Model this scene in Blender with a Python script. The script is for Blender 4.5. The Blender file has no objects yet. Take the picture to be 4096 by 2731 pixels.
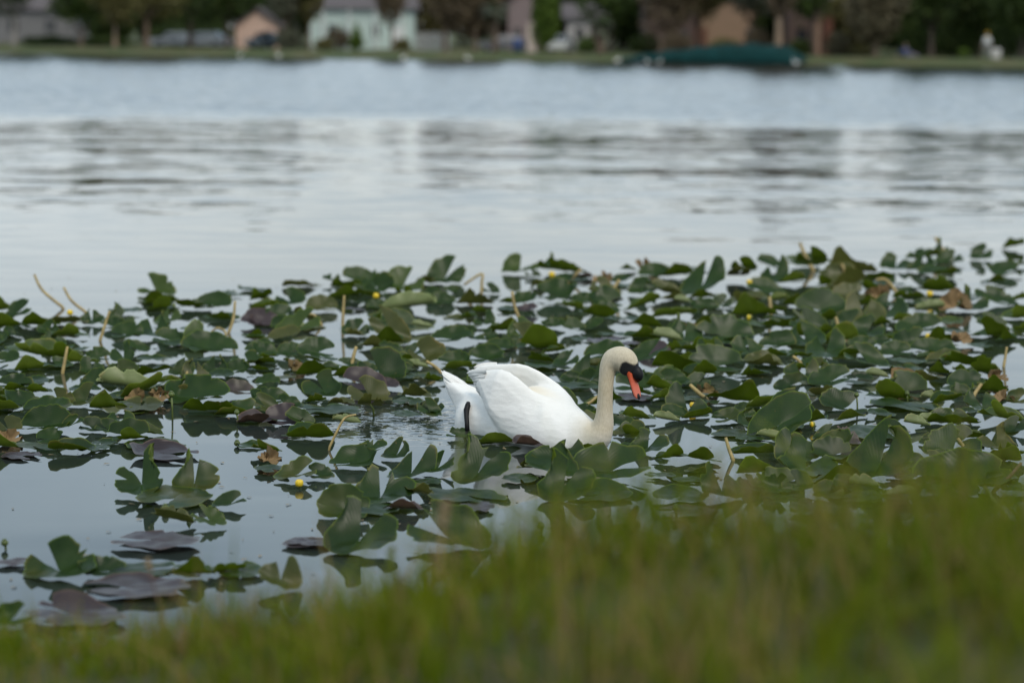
import bpy, math, random
import numpy as np
from mathutils import Vector, Matrix

random.seed(7)
RNG = np.random.default_rng(7)
scene = bpy.context.scene
COL = scene.collection
R = math.radians

# ------------------------------------------------------------------ camera
FPX = 9671.0                       # 85 mm lens on a 36 mm wide frame, in photo pixels
CAM_H = 1.716
PITCH = math.atan(1215.0 / FPX)
ROLL = R(0.58)
f_v = np.array([0.0, math.cos(PITCH), -math.sin(PITCH)])
r0 = np.array([1.0, 0, 0]); u0 = np.array([0.0, math.sin(PITCH), math.cos(PITCH)])
r_v = math.cos(ROLL) * r0 + math.sin(ROLL) * u0
u_v = -math.sin(ROLL) * r0 + math.cos(ROLL) * u0
CAM = np.array([0.0, 0.0, CAM_H])
cam_d = bpy.data.cameras.new('camera'); cam = bpy.data.objects.new('camera', cam_d); COL.objects.link(cam)
cam.matrix_world = Matrix(((r_v[0], u_v[0], -f_v[0], 0), (r_v[1], u_v[1], -f_v[1], 0), (r_v[2], u_v[2], -f_v[2], CAM_H), (0, 0, 0, 1)))
cam_d.sensor_width = 36.0; cam_d.lens = 85.0; cam_d.clip_start = 0.1; cam_d.clip_end = 3000
cam_d.dof.use_dof = True; cam_d.dof.focus_distance = 10.15; cam_d.dof.aperture_fstop = 1.85
cam_d.dof.aperture_blades = 0
scene.camera = cam

# ------------------------------------------------------------------ sky and sun
SUN_EL, SUN_ROT = R(50), R(155)
world = bpy.data.worlds.new('World'); scene.world = world; world.use_nodes = True
wn = world.node_tree.nodes; wl = world.node_tree.links
bg = wn['Background']; bg.inputs['Strength'].default_value = 0.1
sky = wn.new('ShaderNodeTexSky'); sky.sky_type = 'NISHITA'; sky.sun_disc = False
sky.sun_elevation = SUN_EL; sky.sun_rotation = SUN_ROT; sky.air_density = 1.0; sky.dust_density = 1.5
tc = wn.new('ShaderNodeTexCoord')
mp = wn.new('ShaderNodeMapping'); mp.inputs['Scale'].default_value = (1.0, 1.0, 3.2)
wl.new(tc.outputs['Generated'], mp.inputs['Vector'])
cn = wn.new('ShaderNodeTexNoise'); cn.inputs['Scale'].default_value = 2.6; cn.inputs['Detail'].default_value = 6
cn.inputs['Roughness'].default_value = 0.55
wl.new(mp.outputs['Vector'], cn.inputs['Vector'])
cr = wn.new('ShaderNodeValToRGB'); cr.color_ramp.elements[0].position = 0.36; cr.color_ramp.elements[1].position = 0.62
cr.color_ramp.elements[0].color = (0.22, 0.22, 0.22, 1); cr.color_ramp.elements[1].color = (0.86, 0.86, 0.86, 1)
wl.new(cn.outputs['Fac'], cr.inputs['Fac'])
mx = wn.new('ShaderNodeMix'); mx.data_type = 'RGBA'
wl.new(cr.outputs['Color'], mx.inputs['Factor']); wl.new(sky.outputs['Color'], mx.inputs['A'])
mx.inputs['B'].default_value = (7.2, 8.8, 9.9, 1)
# thin bright haze low over the horizon
sx_ = wn.new('ShaderNodeSeparateXYZ'); wl.new(tc.outputs['Generated'], sx_.inputs[0])
hz = wn.new('ShaderNodeMapRange'); hz.interpolation_type = 'SMOOTHSTEP'
hz.inputs['From Min'].default_value = 0.02; hz.inputs['From Max'].default_value = 0.22; hz.inputs['To Min'].default_value = 0.8; hz.inputs['To Max'].default_value = 0.0
wl.new(sx_.outputs['Z'], hz.inputs['Value'])
mh = wn.new('ShaderNodeMix'); mh.data_type = 'RGBA'; wl.new(hz.outputs['Result'], mh.inputs['Factor']); wl.new(mx.outputs['Result'], mh.inputs['A'])
mh.inputs['B'].default_value = (8.5, 8.75, 8.65, 1)
wl.new(mh.outputs['Result'], bg.inputs['Color'])
sl = bpy.data.lights.new('sun', 'SUN'); sl.energy = 1.3; sl.angle = R(18); sl.color = (1.0, 0.92, 0.80)
so = bpy.data.objects.new('sun', sl); COL.objects.link(so)
sd = Vector((math.sin(SUN_ROT) * math.cos(SUN_EL), math.cos(SUN_ROT) * math.cos(SUN_EL), math.sin(SUN_EL)))
so.rotation_euler = sd.to_track_quat('Z', 'Y').to_euler(); so.location = (0, -20, 30)

vs = scene.view_settings
vs.view_transform = 'Standard'; vs.look = 'None'; vs.exposure = 0.33; vs.gamma = 1.0; vs.use_curve_mapping = False
scene.cycles.use_denoising = True
scene.cycles.max_bounces = 8

# ------------------------------------------------------------------ small helpers
def ray(px, py):
    return f_v + (px - 2048.0) / FPX * r_v + (1365.5 - py) / FPX * u_v
def on_z(px, py, z=0.0):
    d = ray(px, py); t = (z - CAM_H) / d[2]; return CAM + t * d
def on_y(px, py, y):
    d = ray(px, py); t = y / d[1]; return CAM + t * d
def on_plane(px, py, p, n):
    d = ray(px, py); t = np.dot(np.asarray(p) - CAM, n) / np.dot(d, n); return CAM + t * d

def link(o, parent=None):
    COL.objects.link(o)
    if parent is not None: o.parent = parent
    return o
def tag(o, label=None, cat=None, group=None, kind=None):
    if label: o['label'] = label
    if cat: o['category'] = cat
    if group: o['group'] = group
    if kind: o['kind'] = kind
    return o
def empty(name, loc, label, cat, group=None, rz=0.0):
    o = bpy.data.objects.new(name, None); o.empty_display_size = 0.1
    o.location = loc; o.rotation_euler = (0, 0, rz)
    return tag(link(o), label, cat, group)

class MB:
    """collects quads and triangles"""
    def __init__(s): s.v = []; s.f = []; s.n = 0; s.uv = []
    def add(s, V, F):
        V = np.asarray(V, dtype=float); s.v.append(V)
        s.f.extend([tuple(int(i) + s.n for i in q) for q in F]); s.n += len(V); return s
    def box(s, c, d, rz=0.0, taper=1.0):
        x, y, z = [k / 2 for k in d]
        V = np.array([[-x, -y, -z], [x, -y, -z], [x, y, -z], [-x, y, -z], [-x * taper, -y * taper, z], [x * taper, -y * taper, z], [x * taper, y * taper, z], [-x * taper, y * taper, z]])
        if rz:
            ca, sa = math.cos(rz), math.sin(rz); V[:, :2] = V[:, :2] @ np.array([[ca, sa], [-sa, ca]])
        return s.add(V + np.array(c), [(0, 3, 2, 1), (4, 5, 6, 7), (0, 1, 5, 4), (1, 2, 6, 5), (2, 3, 7, 6), (3, 0, 4, 7)])
    def tube(s, pts, rad, seg=8, cap=True):
        pts = np.asarray(pts, float); n = len(pts)
        rad = np.broadcast_to(np.asarray(rad, float), (n,)) if np.ndim(rad) <= 1 else rad
        T = np.gradient(pts, axis=0) if n > 1 else np.array([[0, 0, 1.0]])
        T /= np.linalg.norm(T, axis=1)[:, None] + 1e-9
        ref = np.array([0.13, 1.0, 0.07]) if abs(T[0][1]) < 0.9 else np.array([1.0, 0.1, 0.0])
        V = []
        for i in range(n):
            a = np.cross(T[i], ref); a /= np.linalg.norm(a) + 1e-9; b = np.cross(T[i], a)
            an = np.arange(seg) * 2 * math.pi / seg
            V.append(pts[i] + rad[i] * (np.cos(an)[:, None] * a + np.sin(an)[:, None] * b))
        V = np.concatenate(V)
        F = [(i * seg + j, i * seg + (j + 1) % seg, (i + 1) * seg + (j + 1) % seg, (i + 1) * seg + j) for i in range(n - 1) for j in range(seg)]
        if cap: F += [tuple(range(seg))[::-1], tuple(range((n - 1) * seg, n * seg))]
        return s.add(V, F)
    def ball(s, c, r, seg=14, rings=9, rot=None):
        r = np.broadcast_to(np.asarray(r, float), (3,))
        V = [[0, 0, 1]]
        for i in range(1, rings):
            t = math.pi * i / rings
            for j in range(seg):
                p = 2 * math.pi * j / seg; V.append([math.sin(t) * math.cos(p), math.sin(t) * math.sin(p), math.cos(t)])
        V.append([0, 0, -1]); V = np.array(V) * r
        if rot is not None: V = V @ np.asarray(rot).T
        F = [(0, 1 + j, 1 + (j + 1) % seg) for j in range(seg)]
        for i in range(rings - 2):
            a = 1 + i * seg; b = a + seg
            F += [(a + j, b + j, b + (j + 1) % seg, a + (j + 1) % seg) for j in range(seg)]
        a = 1 + (rings - 2) * seg; e = len(V) - 1
        F += [(a + j, e, a + (j + 1) % seg) for j in range(seg)]
        return s.add(V + np.array(c), F)
    def mesh(s, name, mat, smooth=True):
        me = bpy.data.meshes.new(name)
        me.from_pydata(np.concatenate(s.v).tolist(), [], s.f)
        if smooth: me.polygons.foreach_set('use_smooth', [True] * len(me.polygons))
        me.materials.append(mat); me.update(); return me
    def build(s, name, mat, parent=None, smooth=True):
        return link(bpy.data.objects.new(name, s.mesh(name, mat, smooth)), parent)

def mesh_np(name, V, Q, mats, smooth=True, uv=None, attr=None):
    """fast mesh from numpy; Q is (n,4) or (n,3)"""
    me = bpy.data.meshes.new(name); V = np.asarray(V, np.float32); Q = np.asarray(Q, np.int32); k = Q.shape[1]
    me.vertices.add(len(V)); me.vertices.foreach_set('co', V.ravel())
    me.loops.add(Q.size); me.loops.foreach_set('vertex_index', Q.ravel())
    me.polygons.add(len(Q)); me.polygons.foreach_set('loop_start', np.arange(len(Q), dtype=np.int32) * k)
    me.polygons.foreach_set('loop_total', np.full(len(Q), k, np.int32))
    me.polygons.foreach_set('use_smooth', np.full(len(Q), smooth, bool))
    if uv is not None:
        l = me.uv_layers.new(name='UVMap'); l.data.foreach_set('uv', np.asarray(uv, np.float32)[Q.ravel()].ravel())
    for an, av in (attr or {}).items():
        av = np.asarray(av, np.float32)
        if av.ndim == 1:
            a = me.attributes.new(an, 'FLOAT', 'POINT'); a.data.foreach_set('value', av)
        else:
            a = me.attributes.new(an, 'FLOAT_COLOR', 'POINT'); a.data.foreach_set('color', np.c_[av, np.ones(len(av), np.float32)].ravel())
    for m in (mats if isinstance(mats, (list, tuple)) else [mats]): me.materials.append(m)
    me.update(calc_edges=True); me.validate()
    return me

# ------------------------------------------------------------------ materials
class NT:
    def __init__(s, name):
        s.m = bpy.data.materials.new(name); s.m.use_nodes = True
        s.t = s.m.node_tree; s.p = s.t.nodes['Principled BSDF']; s.out = s.t.nodes['Material Output']
    def n(s, typ, **kw):
        x = s.t.nodes.new('ShaderNode' + typ)
        for k, v in kw.items():
            if hasattr(x, k) and k not in ('inputs',): setattr(x, k, v)
        return x
    def l(s, a, b): s.t.links.new(a, b)
    def noise(s, vec, scale, detail=3, rough=0.5):
        x = s.n('TexNoise'); x.inputs['Scale'].default_value = scale; x.inputs['Detail'].default_value = detail; x.inputs['Roughness'].default_value = rough
        if vec is not None: s.l(vec, x.inputs['Vector'])
        return x
    def math(s, op, a, b=None, clamp=False):
        x = s.n('Math', operation=op); x.use_clamp = clamp
        for i, v in enumerate((a, b)):
            if v is None: continue
            if isinstance(v, (int, float)): x.inputs[i].default_value = v
            else: s.l(v, x.inputs[i])
        return x.outputs[0]
    def mix(s, fac, a, b):
        x = s.n('Mix', data_type='RGBA')
        for key, v in (('Factor', fac), ('A', a), ('B', b)):
            if isinstance(v, (int, float)): x.inputs[key].default_value = v
            elif isinstance(v, tuple): x.inputs[key].default_value = (*v, 1)
            else: s.l(v, x.inputs[key])
        return x.outputs['Result']
    def ramp(s, fac, lo, hi):
        x = s.n('MapRange'); x.inputs['From Min'].default_value = lo; x.inputs['From Max'].default_value = hi
        s.l(fac, x.inputs['Value']); return x.outputs['Result']
    def bump(s, h, strength, dist):
        x = s.n('Bump'); x.inputs['Strength'].default_value = strength; x.inputs['Distance'].default_value = dist
        s.l(h, x.inputs['Height']); s.l(x.outputs['Normal'], s.p.inputs['Normal']); return x

def plain(name, col, rough=0.6, var=0.25, scale=6.0, bump=0.0, metallic=0.0):
    k = NT(name); tcn = k.n('TexCoord'); nz = k.noise(tcn.outputs['Object'], scale, 4)
    oi = k.n('ObjectInfo')
    a = tuple(c * (1 - var) for c in col); b = tuple(min(1, c * (1 + var)) for c in col)
    c = k.mix(k.ramp(nz.outputs['Fac'], 0.3, 0.7), a, b)
    k.l(c, k.p.inputs['Base Color']); k.p.inputs['Roughness'].default_value = rough; k.p.inputs['Metallic'].default_value = metallic
    if bump: k.bump(nz.outputs['Fac'], 0.6, bump)
    return k.m

def water_material():
    k = NT('lake_water'); geo = k.n('NewGeometry')
    sep = k.n('SeparateXYZ'); k.l(geo.outputs['Position'], sep.inputs[0]); X, Y = sep.outputs['X'], sep.outputs['Y']
    def slopes(sx, sy, detail, seed):
        m = k.n('Mapping'); m.inputs['Scale'].default_value = (sx, sy, 1); m.inputs['Location'].default_value = (seed, seed * 1.7, seed * .3)
        k.l(geo.outputs['Position'], m.inputs['Vector'])
        n = k.noise(m.outputs['Vector'], 1.0, detail, 0.55)
        s = k.n('SeparateColor'); k.l(n.outputs['Color'], s.inputs[0])
        return k.math('SUBTRACT', s.outputs[0], 0.5), k.math('SUBTRACT', s.outputs[1], 0.5)
    def ramp(v, a, b): return k.ramp(v, a, b)
    # ruffled by the wind far out, calm in the lee of the lily bed
    nb = k.noise(geo.outputs['Position'], 0.11, 2)
    yy = k.math('ADD', Y, k.math('MULTIPLY', k.math('SUBTRACT', nb.outputs['Fac'], 0.5), 9.0))
    wind = k.n('MapRange'); wind.interpolation_type = 'SMOOTHSTEP'; wind.inputs['From Min'].default_value = 44; wind.inputs['From Max'].default_value = 58
    k.l(yy, wind.inputs['Value']); wind = wind.outputs['Result']
    # gentle swell, only beyond the pads
    sw = k.n('MapRange'); sw.interpolation_type = 'SMOOTHSTEP'; sw.inputs['From Min'].default_value = 14; sw.inputs['From Max'].default_value = 30
    k.l(Y, sw.inputs['Value']); sw = sw.outputs['Result']
    ax, ay = slopes(0.22, 1.3, 2, 3.0)        # long crested swell
    bx, by = slopes(2.2, 4.5, 3, 11.0)        # wind ripples
    cx, cy = slopes(0.5, 2.2, 3, 23.0)        # faint movement between the pads
    # wake around the swan's tail
    d = k.n('VectorMath', operation='DISTANCE'); k.l(geo.outputs['Position'], d.inputs[0]); d.inputs[1].default_value = (-0.36, 10.75, 0)
    wk = k.n('MapRange'); wk.interpolation_type = 'SMOOTHSTEP'; wk.inputs['From Min'].default_value = 1.0; wk.inputs['From Max'].default_value = 0.1
    k.l(d.outputs['Value'], wk.inputs['Value']); wk = wk.outputs['Result']
    wx, wy = slopes(16, 26, 3, 5.0)
    def add(*a):
        r = a[0]
        for q in a[1:]: r = k.math('ADD', r, q)
        return r
    M = lambda a, b: k.math('MULTIPLY', a, b)
    bias = k.math('ADD', M(wind, -0.066), M(sw, -0.014))
    fx, fy = slopes(1.6, 5.5, 3, 31.0)       # fine shiver that frays the reflections
    sx = add(M(M(ax, sw), 0.07), M(M(bx, wind), 0.22), M(M(fx, sw), 0.24), M(cx, 0.022), M(M(wx, wk), 0.5))
    sy = add(M(M(ay, sw), 0.090), M(M(by, wind), 0.26), M(M(fy, sw), 0.15), M(cy, 0.030), M(M(wy, wk), 0.55), bias)
    cmb = k.n('CombineXYZ'); k.l(sx, cmb.inputs[0]); k.l(sy, cmb.inputs[1]); cmb.inputs[2].default_value = 1
    nm = k.n('VectorMath', operation='NORMALIZE'); k.l(cmb.outputs[0], nm.inputs[0])
    k.l(nm.outputs[0], k.p.inputs['Normal'])
    k.p.inputs['Base Color'].default_value = (0.022, 0.030, 0.026, 1); k.p.inputs['Roughness'].default_value = 0.03; k.p.inputs['IOR'].default_value = 1.333
    return k.m

def pad_material(name, top, top2, under, spots, rough=0.38, trans=0.25, mottle=(0.085, 0.085, 0.016)):
    k = NT(name); uv = k.n('UVMap'); oi = k.n('ObjectInfo'); geo = k.n('NewGeometry'); tcn = k.n('TexCoord')
    sep = k.n('SeparateXYZ'); k.l(uv.outputs['UV'], sep.inputs[0]); U, Vv = sep.outputs['X'], sep.outputs['Y']
    off = k.n('VectorMath', operation='ADD'); k.l(tcn.outputs['Object'], off.inputs[0])
    cmb = k.n('CombineXYZ'); 
    for i in range(3): k.l(k.math('MULTIPLY', oi.outputs['Random'], 37.0 + 11 * i), cmb.inputs[i])
    k.l(cmb.outputs[0], off.inputs[1])
    n1 = k.noise(off.outputs[0], 9, 4, 0.6); n2 = k.noise(off.outputs[0], 55, 3, 0.6)
    # pinnate veins curving from the midrib
    ab = k.math('ABSOLUTE', U)
    ph = k.math('ADD', k.math('MULTIPLY', k.math('POWER', ab, 0.75), 1.35), k.math('MULTIPLY', Vv, -1.0))
    vein = k.math('POWER', k.math('ABSOLUTE', k.math('SINE', k.math('MULTIPLY', ph, 46.0))), 6.0)
    rib = k.ramp(ab, 0.022, 0.0)
    vr = k.math('MAXIMUM', k.math('MULTIPLY', k.math('SUBTRACT', 1.0, vein), 0.0), k.math('MAXIMUM', k.math('MULTIPLY', vein, 0.35), rib), True)
    t = k.mix(k.ramp(n1.outputs['Fac'], 0.3, 0.7), top, top2)
    t = k.mix(k.math('MULTIPLY', oi.outputs['Random'], 0.55), t, tuple(c * 0.55 for c in top))
    t = k.mix(k.math('MULTIPLY', vr, 0.22), t, tuple(min(1, c * 2.1) for c in top2))
    n3 = k.noise(off.outputs[0], 3.2, 3, 0.6)
    old = k.math('MULTIPLY', k.ramp(n3.outputs['Fac'], 0.50, 0.66), k.ramp(k.math('FRACT', k.math('MULTIPLY', oi.outputs['Random'], 7.3)), 0.35, 0.75))
    t = k.mix(k.math('MULTIPLY', old, 0.75), t, mottle)
    u = k.mix(k.ramp(n1.outputs['Fac'], 0.25, 0.75), under, tuple(c * 0.6 for c in under))
    u = k.mix(k.math('MULTIPLY', vr, 0.35), u, tuple(min(1, c * 1.7) for c in under))
    c = k.mix(geo.outputs['Backfacing'], t, u)
    # age spots and browned rims
    at = k.n('Attribute', attribute_name='edge')
    e = k.math('MULTIPLY', k.ramp(at.outputs['Fac'], 0.90, 1.0), k.ramp(n1.outputs['Fac'], 0.50, 0.66))
    sp = k.math('MULTIPLY', k.ramp(n2.outputs['Fac'], 0.66, 0.72), k.ramp(n1.outputs['Fac'], 0.50, 0.62))
    c = k.mix(k.math('MULTIPLY', k.math('MAXIMUM', e, sp), 0.8, True), c, spots)
    c = k.mix(k.math('MULTIPLY', k.ramp(at.outputs['Fac'], 0.955, 0.985), 0.35), c, tuple(min(1, q * 2.6) for q in under))
    k.l(c, k.p.inputs['Base Color'])
    rr = k.math('ADD', k.math('MULTIPLY', n1.outputs['Fac'], 0.45), rough - 0.22); k.l(rr, k.p.inputs['Roughness'])
    k.p.inputs['Specular IOR Level'].default_value = 0.28
    h = k.math('ADD', k.math('MULTIPLY', vr, -0.5), k.math('MULTIPLY', n1.outputs['Fac'], 0.8))
    k.bump(h, 0.35, 0.004)
    tr = k.n('BsdfTranslucent'); k.l(c, tr.inputs['Color'])
    ms = k.n('MixShader'); ms.inputs['Fac'].default_value = trans
    k.l(k.p.outputs[0], ms.inputs[1]); k.l(tr.outputs[0], ms.inputs[2]); k.l(ms.outputs[0], k.out.inputs['Surface'])
    return k.m

M_PAD = {
    'g': pad_material('pad_green', (0.012, 0.033, 0.004), (0.026, 0.056, 0.006), (0.070, 0.105, 0.004), (0.16, 0.11, 0.04)),
    'y': pad_material('pad_bright_green', (0.034, 0.062, 0.010), (0.054, 0.084, 0.013), (0.105, 0.145, 0.012), (0.22, 0.15, 0.05)),
    'o': pad_material('pad_olive', (0.048, 0.060, 0.013), (0.075, 0.080, 0.018), (0.085, 0.092, 0.018), (0.25, 0.16, 0.05)),
    'p': pad_material('pad_purple', (0.034, 0.024, 0.026), (0.052, 0.036, 0.036), (0.075, 0.045, 0.030), (0.10, 0.07, 0.05), 0.38, 0.08, (0.050, 0.052, 0.020)),
    'r': pad_material('pad_pale_roll', (0.16, 0.20, 0.075), (0.22, 0.25, 0.11), (0.20, 0.24, 0.09), (0.30, 0.20, 0.08)),
    'd': pad_material('pad_withered', (0.20, 0.13, 0.055), (0.30, 0.20, 0.10), (0.17, 0.11, 0.045), (0.09, 0.05, 0.025), 0.7, 0.15),
}
M_STALK = plain('stalk_tan', (0.34, 0.25, 0.09), 0.55, 0.35, 30)
M_STEM = plain('stem_green', (0.11, 0.14, 0.03), 0.5, 0.3, 30)
M_TWIG = plain('twig_brown', (0.10, 0.055, 0.035), 0.7, 0.4, 40)
M_YELLOW = plain('petal_yellow', (0.72, 0.50, 0.02), 0.45, 0.12, 60)
M_BUD = plain('bud_green', (0.08, 0.11, 0.02), 0.45, 0.3, 50)
M_BUDRED = plain('bud_red', (0.40, 0.09, 0.03), 0.5, 0.3, 50)
M_SEPAL = plain('sepal_green', (0.16, 0.19, 0.03), 0.45, 0.25, 60)

# ------------------------------------------------------------------ setting: lake, banks
def sheet(name, xs, ys, zf, mat, kind='structure', shear=0.0):
    XX, YY = np.meshgrid(xs, ys); YY = YY - shear * np.clip(XX, -70, 70); ZZ = zf(XX, YY)
    V = np.stack([XX.ravel(), YY.ravel(), ZZ.ravel()], 1); nx, ny = len(xs), len(ys)
    i = np.arange(nx - 1)[None, :] + np.arange(ny - 1)[:, None] * nx; i = i.ravel()
    return tag(link(bpy.data.objects.new(name, mesh_np(name, V, np.stack([i, i + 1, i + nx + 1, i + nx], 1), mat))), kind=kind)

sheet('lake_water', np.linspace(-160, 160, 17), np.linspace(3.2, 216, 12), lambda x, y: 0 * x, water_material())

def crest(x):      # height of the near bank's brow, lower on the left
    return 0.685 + 0.125 * np.tanh((x + 0.28) * 3.0) + 0.02 * np.sin(x * 5.1) + 0.03 * np.tanh((x - 0.5) * 4)
def near_ground(x, y):
    c = crest(np.clip(x, -3, 3)); s = np.clip((y - 4.1) / 2.6, 0, 1)
    brow = c * (1 - s * s * (3 - 2 * s)) - 0.45 * np.clip((y - 6.2) / 1.6, 0, 1)
    back = np.clip((4.1 - y) / 6, 0, 1) * 0.12
    return brow + back + 0.012 * np.sin(x * 9 + y * 4) + 0.01 * np.sin(x * 17 - y * 13)
k = NT('bank_soil'); g = k.n('TexCoord'); n1 = k.noise(g.outputs['Object'], 5, 5)
k.l(k.mix(k.ramp(n1.outputs['Fac'], 0.35, 0.65), (0.035, 0.045, 0.012), (0.06, 0.05, 0.02)), k.p.inputs['Base Color']); k.p.inputs['Roughness'].default_value = 0.95
k.bump(n1.outputs['Fac'], 0.8, 0.03)
sheet('near_bank', np.linspace(-12, 12, 97), np.concatenate([np.linspace(-8, 3, 12), np.linspace(3.2, 8, 49)]), near_ground, k.m)

SHORE = 175.0; SLANT = 0.40            # the far shore recedes towards the left
def slant(px, Yd): return Yd / (1 + SLANT * (px - 2048.0) / FPX)
def far_ground(x, y):
    y = y + SLANT * np.clip(x, -70, 70)
    e = SHORE + 0.9 * np.sin(x * 0.11) + 0.5 * np.sin(x * 0.31 + 1)
    t = np.clip((y - e) / 4.0, 0, 1)
    z = -0.4 + 0.4 * np.clip((y - (e - 4)) / 4, 0, 1) + 0.58 * t * t * (3 - 2 * t)
    dip = np.clip((y - 190) / 5, 0, 1) * np.clip((211 - y) / 4, 0, 1)
    z = z - 0.12 * dip * dip * (3 - 2 * dip) + 0.35 * np.clip((y - 207) / 10, 0, 1) + 0.004 * np.clip(y - 220, 0, 1e3)
    return z + 0.05 * np.sin(x * 0.7) * np.sin(y * 0.5)
k = NT('far_lawn'); g = k.n('TexCoord'); n1 = k.noise(g.outputs['Object'], 0.35, 5); n2 = k.noise(g.outputs['Object'], 4, 4)
c = k.mix(k.ramp(n1.outputs['Fac'], 0.38, 0.62), (0.040, 0.062, 0.010), (0.090, 0.078, 0.028))
c = k.mix(k.math('MULTIPLY', k.ramp(n2.outputs['Fac'], 0.3, 0.8), 0.5), c, (0.040, 0.060, 0.015))
k.l(c, k.p.inputs['Base Color']); k.p.inputs['Roughness'].default_value = 0.95; k.bump(n2.outputs['Fac'], 1.0, 0.1)
sheet('far_lawn', np.linspace(-220, 220, 221), np.concatenate([np.linspace(168, 186, 28), np.linspace(187, 230, 30), np.linspace(250, 1500, 20)]), far_ground, k.m, shear=SLANT)
def far_z(x, y): return float(far_ground(np.array([x]), np.array([y]))[0])
M_ROAD = plain('road_asphalt', (0.055, 0.055, 0.057), 0.9, 0.2, 2, 0.01)
sheet('lakeside_road', np.linspace(-120, 120, 121), np.linspace(197.5, 204.5, 8), lambda x, y: far_ground(x, y) + 0.012, M_ROAD, shear=SLANT)

# ------------------------------------------------------------------ the swan
PSI = R(41)                                                   # it swims to the right and towards the bank
H = np.array([math.cos(PSI), -math.sin(PSI), 0.0]); Lf = np.array([math.sin(PSI), math.cos(PSI), 0.0])
BREAST = on_z(2400, 1797)
SC = BREAST - 0.40 * H; SC[2] = 0.0                            # middle of the hull on the water
def loc2w(X, Y, Z): return SC + X * H + Y * Lf + np.array([0, 0, Z])
class Field:
    def __init__(s, lo, hi, h):
        s.h = h; s.lo = np.array(lo); n = np.ceil((np.array(hi) - s.lo) / h).astype(int) + 1; s.n = n
        ax = [s.lo[i] + h * np.arange(n[i]) for i in range(3)]
        s.P = np.stack(np.meshgrid(*ax, indexing='ij'), -1).astype(np.float32)
def to_local(P):
    q = P - SC.astype(np.float32)
    return np.stack([q @ H.astype(np.float32), q @ Lf.astype(np.float32), q[..., 2]], -1)
def ell(P, c, r, rot=None):
    q = P - np.asarray(c, np.float32)
    if rot is not None: q = q @ np.asarray(rot, np.float32)
    r = np.asarray(r, np.float32)
    k0 = np.linalg.norm(q / r, axis=-1); k1 = np.linalg.norm(q / (r * r), axis=-1)
    return k0 * (k0 - 1) / (k1 + 1e-9)
def cone(P, a, b, ra, rb):
    a = np.asarray(a, np.float32); b = np.asarray(b, np.float32); ba = b - a
    t = np.clip(((P - a) @ ba) / (ba @ ba), 0, 1)
    return np.linalg.norm(P - a - t[..., None] * ba, axis=-1) - (ra + (rb - ra) * t)
def smin(a, b, k):
    h = np.clip(0.5 + 0.5 * (b - a) / k, 0, 1); return b + (a - b) * h - k * h * (1 - h)
def smax(a, b, k): return -smin(-a, -b, k)
def poly2(x, y, pts):
    d = np.full(x.shape, 1e9, np.float32); s = np.ones(x.shape, np.float32); n = len(pts)
    for i in range(n):
        ax_, ay_ = pts[i]; bx_, by_ = pts[(i + n - 1) % n]
        ex, ey = bx_ - ax_, by_ - ay_; wx, wy = x - ax_, y - ay_
        t = np.clip((wx * ex + wy * ey) / (ex * ex + ey * ey), 0, 1)
        d = np.minimum(d, (wx - ex * t) ** 2 + (wy - ey * t) ** 2)
        c1, c2, c3 = y >= ay_, y < by_, ex * wy > ey * wx
        s = np.where((c1 & c2 & c3) | (~c1 & ~c2 & ~c3), -s, s)
    return s * np.sqrt(d)
def rotz(a): return np.array([[math.cos(a), -math.sin(a), 0], [math.sin(a), math.cos(a), 0], [0, 0, 1]])
def roty(a): return np.array([[math.cos(a), 0, math.sin(a)], [0, 1, 0], [-math.sin(a), 0, math.cos(a)]])

# each wing lies in its own plane: both meet over the rump and open towards the shoulders
def wing_frame(lat, spread):
    p = loc2w(-0.40, lat, 0.2); a = PSI + spread
    return p, np.array([math.cos(a), -math.sin(a), 0.0]), np.array([math.sin(a), math.cos(a), 0.0])
NEAR = wing_frame(-0.055, R(11)); FARW = wing_frame(0.055, R(-11))
def wing_poly(fr, px):
    out = []
    for q in px:
        w = on_plane(q[0], q[1], fr[0], fr[2]) - fr[0]; out.append((float(w @ fr[1]), float(w[2] + fr[0][2])))
    return out
near_px = [(1884, 1489), (1912, 1480), (1958, 1474), (1994, 1473), (2018, 1485), (2044, 1511), (2070, 1546), (2092, 1580), (2108, 1612), (2124, 1655), (2120, 1695), (2070, 1716), (2022, 1712),
           (2000, 1689), (1978, 1660), (1961, 1628), (1944, 1594), (1932, 1573), (1914, 1548), (1910, 1517)]
far_px = [(1896, 1470), (1932, 1455), (1982, 1450), (2030, 1449), (2078, 1447), (2118, 1456), (2164, 1477), (2208, 1504), (2244, 1530), (2270, 1560), (2290, 1592), (2306, 1630), (2322, 1672), (2332, 1700),
          (2300, 1745), (2200, 1740), (2080, 1700), (1980, 1600), (1920, 1510)]
near_poly = wing_poly(NEAR, near_px); far_poly = wing_poly(FARW, far_px)
def wing_sdf(P, fr, poly, side, thick=0.026, rnd=0.022, lean=0.11):
    q = P - fr[0].astype(np.float32); s = q @ fr[1].astype(np.float32); z = q[..., 2] + np.float32(fr[0][2]); n = (q @ fr[2].astype(np.float32)) * side
    cs = np.mean([p[0] for p in poly]); zs = [p[1] for p in poly]
    # n points outwards; the wing curves over the body: leans in along its upper rim, stands away lower down
    s0 = min(p[0] for p in poly); s1 = max(p[0] for p in poly); u_ = (s - s0) / (s1 - s0)
    mid = 0.030 - 0.5 * np.clip(z - 0.10, 0, 1) ** 1.5 - lean * np.clip((u_ - 0.45) / 0.5, 0, 1) ** 1.4
    d2 = poly2(s, z, poly)
    th = thick * (0.45 + 0.55 * np.clip(-d2 / 0.05, 0, 1))
    return smax(d2 + 0.004, np.abs(n - mid) - th, rnd)

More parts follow.
